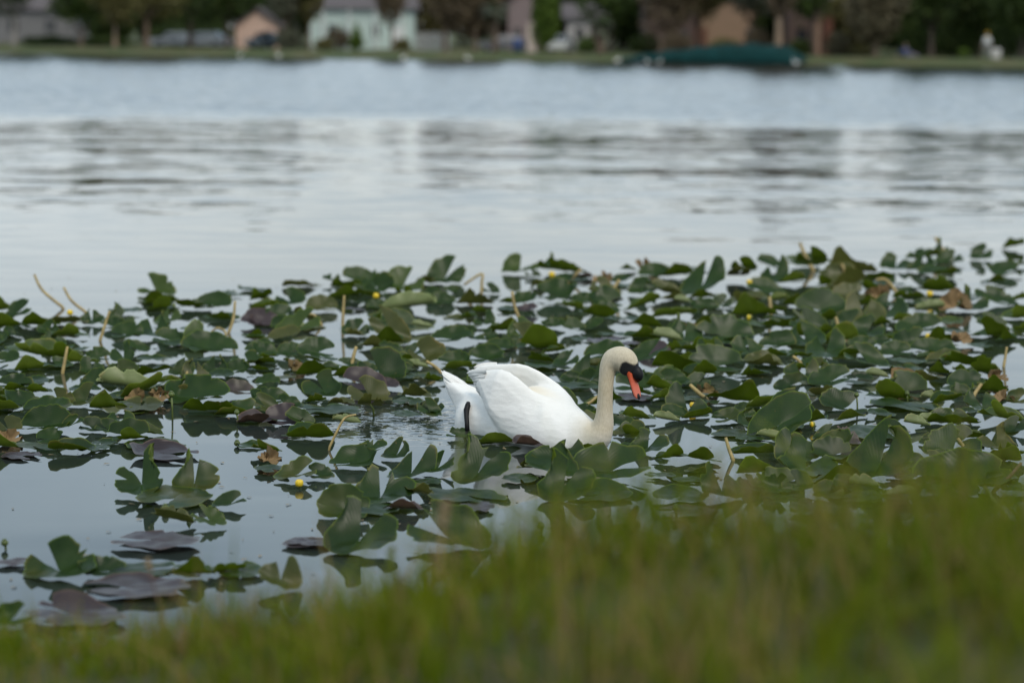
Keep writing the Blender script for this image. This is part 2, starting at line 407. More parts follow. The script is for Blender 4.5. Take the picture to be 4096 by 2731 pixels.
A0 = on_y(2402, 1797, BREAST[1])
ny = float(BREAST[1]) + 0.012
def npt(px, py, dy=0.0): return on_y(px, py, ny + dy)
M1 = 0.00104
neck = [(npt(2372, 1760, .03), .066), (npt(2400, 1742), .050), (npt(2414, 1700), .043), (npt(2418, 1650), .0360), (npt(2420, 1600), .0325), (npt(2423, 1550), .0315), (npt(2427, 1505, .004), .0328), (npt(2433, 1468, .006), .036), (npt(2447, 1436, .006), .039), (npt(2468, 1425, .0), .040)]
head = [(npt(2488, 1427, -.006), .0435), (npt(2506, 1437, -.014), .0425), (npt(2522, 1456, -.022), .0345), (npt(2529, 1478, -.028), .0265)]
cheek = (npt(2478, 1446, -.012), .036)
jaw = (npt(2502, 1478, -.022), .0245)

def catmull(pts, n):
    A = np.array([list(p) + [r] for p, r in pts]); A = np.concatenate([[2 * A[0] - A[1]], A, [2 * A[-1] - A[-2]]]); out = []
    for i in range(1, len(A) - 2):
        for t in np.arange(n) / n:
            out.append(0.5 * (2 * A[i] + (A[i + 1] - A[i - 1]) * t + (2 * A[i - 1] - 5 * A[i] + 4 * A[i + 1] - A[i + 2]) * t * t + (3 * A[i] - A[i - 1] - 3 * A[i + 1] + A[i + 2]) * t ** 3))
    out.append(A[-2]); return [(o[:3], float(o[3])) for o in out]
chain = catmull(neck + head, 3)
tail_px = [(1768, 1486), (1800, 1507), (1850, 1533), (1900, 1560), (1940, 1580), (1990, 1650), (1960, 1700), (1905, 1700), (1868, 1668), (1836, 1624), (1806, 1582), (1784, 1538)]
tail_poly = []
for q in tail_px:
    w_ = on_plane(q[0], q[1], SC, Lf) - SC; tail_poly.append((float(w_ @ H), float(w_[2])))
def swan_fields(P):
    Lc = to_local(P)
    torso = ell(Lc, (-0.005, 0, 0.055), (0.345, 0.150, 0.150))
    torso = smin(torso, ell(Lc, (0.17, 0, 0.025), (0.20, 0.125, 0.115)), 0.05)
    torso = smin(torso, ell(Lc, (0.10, -0.072, 0.060), (0.17, 0.070, 0.080), roty(R(18))), 0.05)
    torso = smin(torso, ell(Lc, (0.09, 0.060, 0.105), (0.17, 0.075, 0.095), roty(R(30))), 0.05)
    # back between the wings
    torso = smin(torso, ell(Lc, (-0.06, 0, 0.10), (0.26, 0.08, 0.065)), 0.06)
    # thigh flank beside the foot
    torso = smin(torso, ell(Lc, (-0.245, -0.075, 0.045), (0.10, 0.060, 0.100), roty(R(14))), 0.03)
    torso = smin(torso, ell(Lc, (-0.245, 0.075, 0.045), (0.10, 0.060, 0.100), roty(R(14))), 0.03)
    # rump and tail wedge
    tx, tz = Lc[..., 0], Lc[..., 2]
    tw = 0.010 + 0.062 * np.clip((tx + 0.56) / 0.26, 0, 1)
    tail = smax(poly2(tx, tz, tail_poly) + 0.006, np.abs(Lc[..., 1]) - tw, 0.03)
    torso = smin(torso, tail, 0.055)
    sub = (Lc[..., 0] > 0.16) & (Lc[..., 2] > -0.1); Ps = P[sub]; nv = None
    for (a, ra), (b, rb) in zip(chain[:-1], chain[1:]):
        c = cone(Ps, a, b, ra, rb); nv = c if nv is None else np.minimum(nv, c)
    nv = smin(nv, cone(Ps, cheek[0], jaw[0], cheek[1], jaw[1]), 0.02)
    nk = np.full(P.shape[:-1], 0.3, np.float32); nk[sub] = nv
    body = smin(torso, nk, 0.055)
    nw = wing_sdf(P, NEAR, near_poly, -1.0); fw = wing_sdf(P, FARW, far_poly, 1.0, lean=0.05)
    # the wings melt into the shoulders in front and stand free behind
    kf = 0.010 + 0.060 * np.clip((Lc[..., 0] + 0.12) / 0.25, 0, 1)
    return body, nw, fw, kf, Lc, nk

def surface_nets(F, h, lo):
    s = F < 0; n = np.array(F.shape)
    c = [s[i:n[0] - 1 + i, j:n[1] - 1 + j, k_:n[2] - 1 + k_] for i in (0, 1) for j in (0, 1) for k_ in (0, 1)]
    cnt = sum(x.astype(np.int8) for x in c); act = (cnt > 0) & (cnt < 8)
    idx = np.argwhere(act); vid = -np.ones(act.shape, np.int64); vid[act] = np.arange(len(idx))
    acc = np.zeros((len(idx), 3)); m = np.zeros(len(idx))
    cor = np.array([(i, j, k_) for i in (0, 1) for j in (0, 1) for k_ in (0, 1)])
    val = np.stack([F[tuple((idx + o).T)] for o in cor], 1)
    for a in range(8):
        for b in range(a + 1, 8):
            df = cor[b] - cor[a]
            if np.abs(df).sum() != 1: continue
            va, vb = val[:, a], val[:, b]; x = (va < 0) != (vb < 0)
            t = np.where(x, va / (va - vb + 1e-12), 0)
            acc += np.where(x[:, None], cor[a] + t[:, None] * df, 0); m += x
    V = lo + h * (idx + acc / m[:, None])
    Q = []
    for ax in range(3):
        u, v = (ax + 1) % 3, (ax + 2) % 3
        sl0 = [slice(None)] * 3; sl1 = [slice(None)] * 3; sl0[ax] = slice(0, -1); sl1[ax] = slice(1, None)
        e = s[tuple(sl0)] != s[tuple(sl1)]; p = np.argwhere(e)
        ok = (p[:, u] > 0) & (p[:, v] > 0) & (p[:, u] < n[u] - 1) & (p[:, v] < n[v] - 1); p = p[ok]
        def at(du, dv):
            q = p.copy(); q[:, u] += du; q[:, v] += dv; return vid[tuple(q.T)]
        quad = np.stack([at(-1, -1), at(0, -1), at(0, 0), at(-1, 0)], 1)
        ins = s[tuple(p.T)]
        Q.append(np.where(ins[:, None], quad, quad[:, ::-1]))
    return V, np.concatenate(Q)

corners = np.array([loc2w(X, Y, 0) for X in (-0.66, 0.50) for Y in (-0.26, 0.26)])
lo = np.array([min(corners[:, 0].min(), 1e9), corners[:, 1].min(), -0.06]); hi = np.array([0.62, corners[:, 1].max(), 0.47])
FD = Field(lo, hi, 0.0046)
body_f, nw_f, fw_f, kf, LC, nk_f = swan_fields(FD.P)
tot = smin(smin(body_f, nw_f, kf), fw_f, kf)
V, Q = surface_nets(tot, FD.h, FD.lo)
# two rounds of smoothing take the grid's terraces away
def smooth(V, Q, it):
    e = np.concatenate([Q[:, [0, 1]], Q[:, [1, 2]], Q[:, [2, 3]], Q[:, [3, 0]]]); e = np.concatenate([e, e[:, ::-1]])
    deg = np.bincount(e[:, 0], minlength=len(V))[:, None]
    for i in range(it):
        for lam in (0.5, -0.52):
            S = np.stack([np.bincount(e[:, 0], V[e[:, 1], a], minlength=len(V)) for a in range(3)], 1) / np.maximum(deg, 1)
            V = V + lam * (S - V)
    return V
V = smooth(V, Q, 5)
fn = np.cross(V[Q[:, 2]] - V[Q[:, 0]], V[Q[:, 3]] - V[Q[:, 1]])
vn = np.zeros_like(V)
for j in range(4):
    for a in range(3): vn[:, a] += np.bincount(Q[:, j], fn[:, a], minlength=len(V))
vn /= np.linalg.norm(vn, axis=1)[:, None] + 1e-12
b_v, n_v, f_v2, _, L_v, k_v = swan_fields(V.astype(np.float32))
wl_ = np.minimum(n_v, f_v2)
# plumage marks: buff stain on head and neck, cream hollow between the wings, black bare skin before the eye
stain = np.clip((0.06 - k_v) / 0.06, 0, 1) * np.clip((L_v[:, 0] - 0.14) / 0.22, 0, 1) ** 1.4
stain = stain * (0.55 + 0.45 * np.clip((V[:, 2] - 0.03) / 0.06, 0, 1))
hollow = np.exp(-((L_v[:, 0] + 0.02) / 0.16) ** 2) * np.exp(-(L_v[:, 1] / 0.055) ** 2) * np.clip((L_v[:, 2] - 0.12) / 0.05, 0, 1)
pos = []
for q in V:
    d = q - CAM; pos.append((0, 0))
hf = np.array([0.34, -0.16, -0.92]); hf /= np.linalg.norm(hf)                      # bill axis
side = np.cross(hf, np.array([0.56, -0.80, 0.28])); side /= np.linalg.norm(side)    # across the face, towards the bank
if side[1] > 0: side = -side
dors = np.cross(side, hf); dors /= np.linalg.norm(dors)
if dors[0] < 0: dors = -dors
BB = npt(2521, 1484, -.032)                                                          # root of the bill
q = V - BB; fa, fd, fs = q @ hf, q @ dors, q @ side
EYE = npt(2504, 1445, -.048)
qe = EYE - BB; ea, ed = float(qe @ hf), float(qe @ dors)
near_face = np.linalg.norm(q, axis=1) < 0.065
# mask: a wedge from the eye widening to the whole root of the bill
tpos = np.clip((fa - ea) / (0 - ea + 1e-6), 0, 1.4)
half = 0.0065 + 0.036 * tpos ** 1.0
cen = ed + (0.002 - ed) * np.clip(tpos, 0, 1)
mask = np.clip((half - np.abs(fd - cen)) / 0.006 + 0.5, 0, 1) * np.clip((fa - ea + 0.002) / 0.004, 0, 1) * (k_v < 0.02) * near_face
mask = np.maximum(mask, np.clip((fa + 0.012) / 0.006, 0, 1) * (k_v < 0.02) * near_face)

k = NT('swan_plumage'); g = k.n('TexCoord')
at = k.n('Attribute', attribute_name='stain'); ah = k.n('Attribute', attribute_name='hollow'); am = k.n('Attribute', attribute_name='mask')
m1 = k.n('Mapping'); m1.inputs['Rotation'].default_value = (0, R(35), -PSI); m1.inputs['Scale'].default_value = (26, 60, 75)
k.l(g.outputs['Object'], m1.inputs['Vector']); fz = k.noise(m1.outputs['Vector'], 1.0, 5, 0.6)
m2 = k.n('Mapping'); m2.inputs['Scale'].default_value = (1.6, 1.6, 0.35); k.l(g.outputs['Object'], m2.inputs['Vector'])
nk2 = k.noise(m2.outputs['Vector'], 130, 4, 0.65); nlo = k.noise(g.outputs['Object'], 9, 3)
white = k.mix(k.ramp(fz.outputs['Fac'], 0.3, 0.7), (0.80, 0.78, 0.735), (0.85, 0.835, 0.79))
buff = k.mix(k.ramp(nk2.outputs['Fac'], 0.32, 0.68), (0.43, 0.36, 0.235), (0.58, 0.50, 0.355))
st = k.math('MULTIPLY', at.outputs['Fac'], k.math('ADD', 0.72, k.math('MULTIPLY', nlo.outputs['Fac'], 0.4)), True)
c = k.mix(st, white, buff); c = k.mix(k.math('MULTIPLY', ah.outputs['Fac'], 0.75), c, (0.78, 0.66, 0.46))
c = k.mix(am.outputs['Fac'], c, (0.012, 0.012, 0.013)); k.l(c, k.p.inputs['Base Color'])
k.p.inputs['Roughness'].default_value = 0.85; k.p.inputs['Specular IOR Level'].default_value = 0.2
k.p.inputs['Subsurface Weight'].default_value = 0.0
k.p.inputs['Sheen Weight'].default_value = 0.15
m3 = k.n('Mapping'); m3.inputs['Rotation'].default_value = (0, R(52), 0); m3.inputs['Scale'].default_value = (15, 30, 42)
m0 = k.n('Mapping'); m0.inputs['Rotation'].default_value = (0, 0, PSI); k.l(g.outputs['Object'], m0.inputs['Vector']); k.l(m0.outputs['Vector'], m3.inputs['Vector'])
vo = k.n('TexVoronoi'); vo.inputs['Scale'].default_value = 1.0; k.l(m3.outputs['Vector'], vo.inputs['Vector'])
fe = k.math('MULTIPLY', vo.outputs['Distance'], k.math('SUBTRACT', 1.0, at.outputs['Fac'], True))
k.bump(k.math('ADD', k.math('MULTIPLY', fe, 1.3), k.math('ADD', fz.outputs['Fac'], k.math('MULTIPLY', nk2.outputs['Fac'], 0.6))), 0.28, 0.005)
M_SWAN = k.m
M_FEATHER = plain('swan_feather', (0.80, 0.78, 0.735), 0.85, 0.05, 30)

swan = empty('swan', tuple(SC), 'white swan with buff neck and orange bill swimming among the lily pads', 'swan')
SCv = SC
fcent = V[Q].mean(1); fb, fnw, ffw, _, fL, _ = swan_fields(fcent.astype(np.float32))
isn = (fnw < fb) & (fnw <= ffw) & (fL[:, 0] < 0.10); isf = (ffw < fb) & (ffw < fnw) & (fL[:, 0] < 0.10)
for nm_, sel in (('body', ~(isn | isf)), ('wing', isn), ('wing', isf)):
    qq = Q[sel]; us, inv = np.unique(qq.ravel(), return_inverse=True)
    me = mesh_np(nm_, V[us] - SCv, inv.reshape(-1, 4), M_SWAN, attr={'stain': stain[us], 'hollow': hollow[us], 'mask': mask[us]})
    if len(me.vertices) == len(us): me.normals_split_custom_set_from_vertices(vn[us].tolist())
    o = link(bpy.data.objects.new(nm_, me), swan)
    if nm_ == 'wing': o['label'] = 'folded white wing arched over the back'

# --- loose feather tips along the wing ends and tail
def feather(base, tip, width, up, curl=0.01, n=7):
    base, tip, up = map(np.asarray, (base, tip, up)); ax = tip - base; ax = ax / np.linalg.norm(ax)
    sd_ = np.cross(ax, up); sd_ /= np.linalg.norm(sd_); nrm = np.cross(sd_, ax); Vf = []
    for i in range(n):
        t = i / (n - 1); w = width * (0.75 + 0.5 * t - 1.0 * t ** 3) * (1 if i < n - 1 else 0.12)
        c_ = base + (tip - base) * t + nrm * curl * math.sin(t * math.pi)
        for s_ in (-1, 0, 1):
            Vf.append(c_ + s_ * sd_ * w * 0.5 + nrm * (0.0022 if s_ == 0 else 0) )
    m_ = len(Vf); Vf = Vf + [v - nrm * 0.0016 for v in Vf]
    F = []
    for i in range(n - 1):
        for j in (0, 1):
            a = i * 3 + j; F += [(a, a + 1, a + 4, a + 3), (m_ + a, m_ + a + 3, m_ + a + 4, m_ + a + 1)]
        F += [(i * 3, i * 3 + 3, m_ + i * 3 + 3, m_ + i * 3), (i * 3 + 2, m_ + i * 3 + 2, m_ + i * 3 + 5, i * 3 + 5)]
    return np.array(Vf), F
wings = [o for o in swan.children if o.name.startswith('wing')]
def add_feather(parent, base, tip, width, up, curl=0.008):
    b = MB(); Vf, F = feather(base, tip, width, up, curl); b.add(Vf - SCv, F); b.build('feather', M_FEATHER, parent)
def wing_pt(fr, px, py, out, side_): return on_plane(px, py, fr[0], fr[2]) + fr[2] * side_ * out
rr = random.Random(4)
for fr, sd_, w_, lst in ((NEAR, -1, wings[0], [((1960, 1483), (1876, 1491)), ((1950, 1494), (1882, 1500)), ((1955, 1506), (1890, 1509)), ((1950, 1518), (1898, 1519)), ((1955, 1531), (1903, 1531)), ((1960, 1545), (1907, 1544)), ((1962, 1560), (1913, 1557)), ((1968, 1574), (1922, 1568)), ((1978, 1592), (1932, 1580)), ((1985, 1612), (1943, 1600))]),
                         (FARW, 1, wings[-1], [((1980, 1462), (1889, 1469)), ((1975, 1470), (1891, 1474)), ((1972, 1478), (1900, 1480))])):
    for (b_, t_) in lst:
        add_feather(w_, wing_pt(fr, *b_, 0.02, sd_), wing_pt(fr, *t_, 0.012, sd_), 0.030 + rr.random() * 0.008, fr[2] * sd_, 0.006)
tailp = empty
tl = MB(); 
sag_n = Lf
def sag(px, py, lat=0.0): return on_plane(px, py, SC + Lf * lat, Lf)
tips = [((1850, 1552), (1764, 1483), 0.0), ((1850, 1560), (1768, 1494), -0.012), ((1858, 1552), (1773, 1482), 0.012), ((1846, 1572), (1776, 1515), -0.02), ((1866, 1552), (1788, 1490), 0.02), ((1846, 1590), (1784, 1536), -0.028), ((1876, 1556), (1806, 1502), 0.028)]
tail_o = None
for (b_, t_, lat) in tips:
    b = MB(); Vf, F = feather(sag(*b_, lat * .6), sag(*t_, lat), 0.045, np.array([0, 0, 1.0]) + H * 0.6 + Lf * lat * 6, 0.008); b.add(Vf - SCv, F)
    b.build('tail_feather', M_FEATHER, swan)

# --- bill, knob, nail, eyes
k = NT('bill_orange'); g = k.n('TexCoord'); gz = k.n('SeparateXYZ'); k.l(g.outputs['UV'], gz.inputs[0])
nz = k.noise(g.outputs['Object'], 60, 4)
c = k.mix(gz.outputs['Y'], (0.58, 0.075, 0.014), (0.62, 0.17, 0.11))
c = k.mix(k.math('MULTIPLY', k.ramp(nz.outputs['Fac'], 0.55, 0.7), 0.25), c, (0.35, 0.06, 0.02)); k.l(c, k.p.inputs['Base Color'])
k.p.inputs['Roughness'].default_value = 0.42; k.bump(nz.outputs['Fac'], 0.3, 0.001); M_BILL = k.m
M_BLACK = plain('skin_black', (0.010, 0.010, 0.011), 0.5, 0.3, 90, 0.0008); M_BLACK.node_tree.nodes['Principled BSDF'].inputs['Specular IOR Level'].default_value = 0.22
M_EYE = NT('eye_black'); M_EYE.p.inputs['Base Color'].default_value = (0.006, 0.005, 0.005, 1); M_EYE.p.inputs['Roughness'].default_value = 0.08; M_EYE = M_EYE.m
bl_tip = npt(2554, 1594, -.052); axis = bl_tip - BB; LB = float(np.linalg.norm(axis)); hf = axis / LB
side = np.cross(hf, dors); side /= np.linalg.norm(side)
if side[1] > 0: side = -side
dors = np.cross(side, hf); dors = dors if dors[0] > 0 else -dors
prof = [(-0.16, .0215, .0215, .010), (-0.02, .0215, .0195, .010), (0.12, .0205, .016, .0085), (0.3, .0198, .012, .007), (0.5, .0196, .0095, .0058), (0.7, .0198, .008, .005), (0.85, .0185, .007, .0045), (0.95, .0135, .0055, .004), (1.0, .006, .003, .003)]
SEG = 22; VB = []; UVB = []
for t, w, hu, hd in prof:
    for j in range(SEG):
        p = 2 * math.pi * j / SEG; cx_, sx_ = math.cos(p), math.sin(p)
        hh = hu if sx_ > 0 else hd
        VB.append(BB + hf * LB * t + side * w * np.sign(cx_) * abs(cx_) ** 0.8 + dors * hh * np.sign(sx_) * abs(sx_) ** 0.9); UVB.append((j / SEG, max(0, t)))
nP = len(prof)
Qb = np.array([(i * SEG + j, i * SEG + (j + 1) % SEG, (i + 1) * SEG + (j + 1) % SEG, (i + 1) * SEG + j) for i in range(nP - 1) for j in range(SEG)])
VB.append(BB + hf * LB * 1.0); UVB.append((0, 1))
Qb = np.concatenate([Qb, np.array([((nP - 1) * SEG + j, (nP - 1) * SEG + (j + 1) % SEG, len(VB) - 1, len(VB) - 1) for j in range(SEG)])])
MBb = MB(); MBb.add(np.array(VB) - SCv, [tuple(dict.fromkeys(q_)) for q_ in Qb.tolist()])
me = MBb.mesh('bill', M_BILL); uvl = me.uv_layers.new(name='UVMap')
for lp in me.loops: uvl.data[lp.index].uv = UVB[lp.vertex_index]
bill = link(bpy.data.objects.new('bill', me), swan)
rotB = np.stack([hf, side, dors], 1)
nail = MB(); nail.ball(bl_tip - SCv - hf * 0.010 + dors * 0.0035, (0.0145, 0.0085, 0.0062), 14, 9, rotB); nail.build('nail', M_BLACK, bill)
# dark lower edge of the beak
low = MB(); low.tube([BB - SCv + hf * LB * t + side * s_ * w * 0.97 - dors * 0.004 for s_ in (1,) for t, w in ((0.0, .0195), (0.2, .0182), (0.45, .0172), (0.7, .0175), (0.88, .0155))], [.0028, .0026, .0024, .0024, .002], 6); low.build('cutting_edge', M_BLACK, bill)
KN = npt(2550, 1493, -.045)
kn = MB(); kn.ball(KN - SCv, (0.034, 0.0225, 0.0255), 18, 12, rotB); kn.ball(KN - SCv - hf * 0.030 - dors * 0.006, (0.026, 0.018, 0.018), 16, 10, rotB)
kn.ball(KN - SCv + hf * 0.020 - dors * 0.012, (0.017, 0.008, 0.012), 12, 8, rotB); kn.build('knob', M_BLACK, bill)
for s_ in (1, -1):
    nos = MB(); nos.ball(BB - SCv + hf * LB * 0.42 + side * s_ * 0.0125 + dors * 0.0068, (0.007, 0.0018, 0.0016), 10, 6, rotB)
    nos.build('nostril', M_BLACK, bill)
for sgn in (1, -1):
    e_ = MB(); ec = EYE if sgn == 1 else EYE - side * (2 * float((EYE - npt(2506, 1437, -.014)) @ side))
    e_.ball(ec - SCv, 0.0068, 14, 10); e_.build('eye', M_EYE, swan)
# --- the black foot trailing beside the tail
ft = MB(); FP = [(1873, 1610), (1871, 1622), (1866, 1640), (1866, 1665), (1868, 1690), (1869, 1722)]
fpt = [on_plane(a, b, loc2w(-0.37, -0.120 - 0.010 * i, 0), Lf) - SCv for i, (a, b) in enumerate(FP)]
ft.tube(fpt, [.009, .0125, .0130, .0112, .0104, .011], 12)
ft.ball(fpt[1], (.0125, .0125, .0135)); 
heel = fpt[-1]; 
for a_ in (-0.5, 0.0, 0.5):
    ft.tube([heel, heel + np.array([-0.02 * math.cos(a_), 0.03 * math.sin(a_) , -0.05]), heel + np.array([-0.04 * math.cos(a_), 0.06 * math.sin(a_), -0.11])], [.007, .006, .003], 8)
ft.build('foot', M_BLACK, swan)

# ------------------------------------------------------------------ lily pads (spatterdock leaves)
PHI = np.radians([0, 6, 14, 25, 40, 60, 90, 120, 150, 180])
RAD = np.array([0.42, 0.47, 0.515, 0.535, 0.51, 0.465, 0.45, 0.475, 0.54, 0.585])
NA, NR = 44, 11
def leaf_base(rng, ragged):
    gap = rng.uniform(0.10, 0.34)
    phi = np.linspace(gap, 2 * math.pi - gap, NA)
    r = np.interp(np.minimum(phi, 2 * math.pi - phi), PHI, RAD)
    r = r * (1 + 0.05 * np.sin(phi * 2 + rng.uniform(0, 6)) + 0.02 * np.sin(phi * 7 + rng.uniform(0, 6)))
    r *= 1 + rng.normal(0, 0.008 + 0.03 * ragged, NA)
    for _ in range(int(rng.integers(0, 3) + ragged * 6)):                       # bites and tears
        c = rng.uniform(gap, 2 * math.pi - gap); w = rng.uniform(0.05, 0.16); dp = rng.uniform(0.10, 0.36) * (0.6 + ragged)
        r *= 1 - dp * np.clip(1 - np.abs(phi - c) / w, 0, 1)
    t = np.linspace(0, 1, NR) ** 0.8; t[0] = 0.02
    X = (t[:, None] * r) * np.sin(phi); Y = (t[:, None] * r) * np.cos(phi)       # sinus towards +Y, tip towards -Y
    Tm = np.repeat(t[:, None], NA, 1)
    return X.ravel(), Y.ravel(), Tm.ravel(), np.tile(phi, NR)
QI = np.array([(i * NA + j, i * NA + j + 1, (i + 1) * NA + j + 1, (i + 1) * NA + j) for i in range(NR - 1) for j in range(NA - 1)])

def bend(a, z, a0, Rb, mx, side=1):
    """roll everything beyond a0 upwards on an arc of radius Rb, then go straight on at angle mx"""
    d = np.maximum((a - a0) * side, 0); ph = np.minimum(d / Rb, mx); ex = np.maximum(d - Rb * mx, 0)
    na = np.sin(ph) * Rb + np.cos(ph) * ex; nz = (1 - np.cos(ph)) * Rb + np.sin(ph) * ex
    m = d > 0
    return np.where(m, a0 + side * (na - z * np.sin(ph)), a), np.where(m, nz + z * np.cos(ph), z)
def spin(x, y, a):
    c, s = math.cos(a), math.sin(a); return c * x - s * y, s * x + c * y

def pad_mesh(kind, w, rng, flip):
    ragged = {'D': 1.0, 'P': 0.25, 'H': 0.35, 'F': 0.25, 'B': 0.3, 'T': 0.25, 'U': 0.4, 'R': 0.3}[kind] * rng.uniform(0.2, 1.5)
    x, y, t, phi = leaf_base(rng, ragged); u, v = x.copy(), y.copy()
    z = 0.018 * t ** 2 * np.sin(phi * 3 + rng.uniform(0, 6)) + 0.012 * t ** 3 * np.sin(phi * 8 + rng.uniform(0, 6)) * rng.uniform(0.3, 1.3) + 0.02 * np.abs(x)
    z -= 0.010 * np.exp(-(x / 0.03) ** 2)
    f = -1 if flip else 1; rise = 0.0
    if kind == 'F':
        a = rng.uniform(0, 2 * math.pi); x, y = spin(x, y, a)
        if rng.random() < 0.45: y, z = bend(y, z, rng.uniform(0.22, 0.38), rng.uniform(.08, .25), rng.uniform(0.5, 1.3))
        if rng.random() < 0.3: x, z = bend(x, z, 0.33 * f, 0.12, rng.uniform(0.5, 1.3), f)
        z *= 0.9; x *= 0.97
    elif kind == 'P':
        x, y = spin(x, y, rng.uniform(-0.5, 0.5)); x *= 1.02
        y, z = bend(y, z, rng.uniform(-0.24, -0.06), rng.uniform(0.26, 0.55), rng.uniform(0.85, 1.3))
        x = x * (1 + 0.55 * z) ; z = z * (1 + f * 0.35 * np.sign(x) * np.minimum(np.abs(x) * 4, 1))
        if rng.random() < 0.6: x, z = bend(x, z, 0.2 * f, 0.3, 0.7, f)
    elif kind == 'H':
        x, y = spin(x, y, f * rng.uniform(0.55, 1.05))
        y, z = bend(y, z, rng.uniform(-0.16, 0.02), rng.uniform(0.18, 0.40), rng.uniform(0.9, 1.4)); x = x * (1 + 0.4 * z)
    elif kind == 'T':
        x, y = spin(x, y, f * rng.uniform(1.35, 1.9))
        y, z = bend(y, z, rng.uniform(-0.22, -0.02), rng.uniform(0.25, 0.5), rng.uniform(0.8, 1.3))
        z = z + 0.10 * f * x * (x * f > 0)
        if rng.random() < 0.4: x, z = bend(x, z, 0.22 * f, 0.25, 0.8, f)
    elif kind == 'B':
        x, y = spin(x, y, f * rng.uniform(0.9, 2.3)); x *= 1.05
        y, z = bend(y, z, rng.uniform(-0.18, -0.03), rng.uniform(0.10, 0.26), rng.uniform(0.9, 1.6), -1); z = z * (1 + 0.35 * np.sin(x * 5 + rng.uniform(0, 6)) * (y < 0)); z = z + 0.06 * np.sin(x * 9 + rng.uniform(0, 6)) * z * 2
        if rng.random() < 0.6: y, z = bend(y, z, 0.16, 0.22, rng.uniform(0.4, 1.1))
    elif kind == 'U':
        x, y = spin(x, y, f * rng.uniform(0.2, 0.8) + math.pi)
        y, z = bend(y, z, -0.05, 0.3, rng.uniform(0.8, 1.1), -1)
        yy = y * math.cos(0.35) + z * math.sin(0.35); z = z * math.cos(0.35) - y * math.sin(0.35); y = yy
        rise = rng.uniform(0.10, 0.28)
    elif kind == 'R':
        x, y = spin(x, y, f * rng.uniform(1.0, 1.5))
        y, z = bend(y, z, -0.02, 0.085, 2.6); y, z = bend(y, z, -0.06, 0.10, 2.0, -1)
        z += 0.18 * f * x
    elif kind == 'D':
        z += 0.10 * t * np.sin(phi * 4 + rng.uniform(0, 6)) + 0.05 * t * np.sin(phi * 9 + rng.uniform(0, 6))
        x, y = spin(x, y, rng.uniform(0, 6.28)); y, z = bend(y, z, 0.05, 0.10, rng.uniform(1.2, 2.4)); x, z = bend(x, z, 0.1 * f, 0.12, rng.uniform(0.8, 2), f)
    if kind in 'PHTBF':
        q_ = 0.25 if kind == 'F' else 1.0; ta, tb = rng.normal(0, 0.13) * q_, rng.normal(0, 0.13) * q_
        z = z + ta * x + tb * y * 0.6; z = z + 0.014 * np.sin(x * 14 + rng.uniform(0, 6)) * np.sin(y * 12 + rng.uniform(0, 6))
    V = np.stack([x, y, z], 1) * w
    V[:, 2] *= {'P': 1.12, 'H': 1.15, 'T': 1.08, 'B': 1.15}.get(kind, 1.0)
    # a floating leaf: the low parts rest on the water
    q = np.quantile(V[:, 2], 0.06); V[:, 2] -= q; V[:, 2] = np.where(V[:, 2] < 0, V[:, 2] * 0.25, V[:, 2])
    V[:, 2] += rise * w + 0.004
    return V, np.stack([u, v], 1), t

TILES = {'a': (0, 1000, 1100 / 1916), 'b': (1000, 950, 1000 / 2091), 'c': (2000, 950, 1000 / 2091), 'd': (2900, 950, 1196 / 2084),
         'e': (0, 1800, 1300 / 2189), 'f': (1200, 1800, 1400 / 2352), 'g': (2600, 1800, 1496 / 2352), 's': (1700, 1300, 1000 / 2352), 'w': (1400, 1600, 1100 / 2352)}
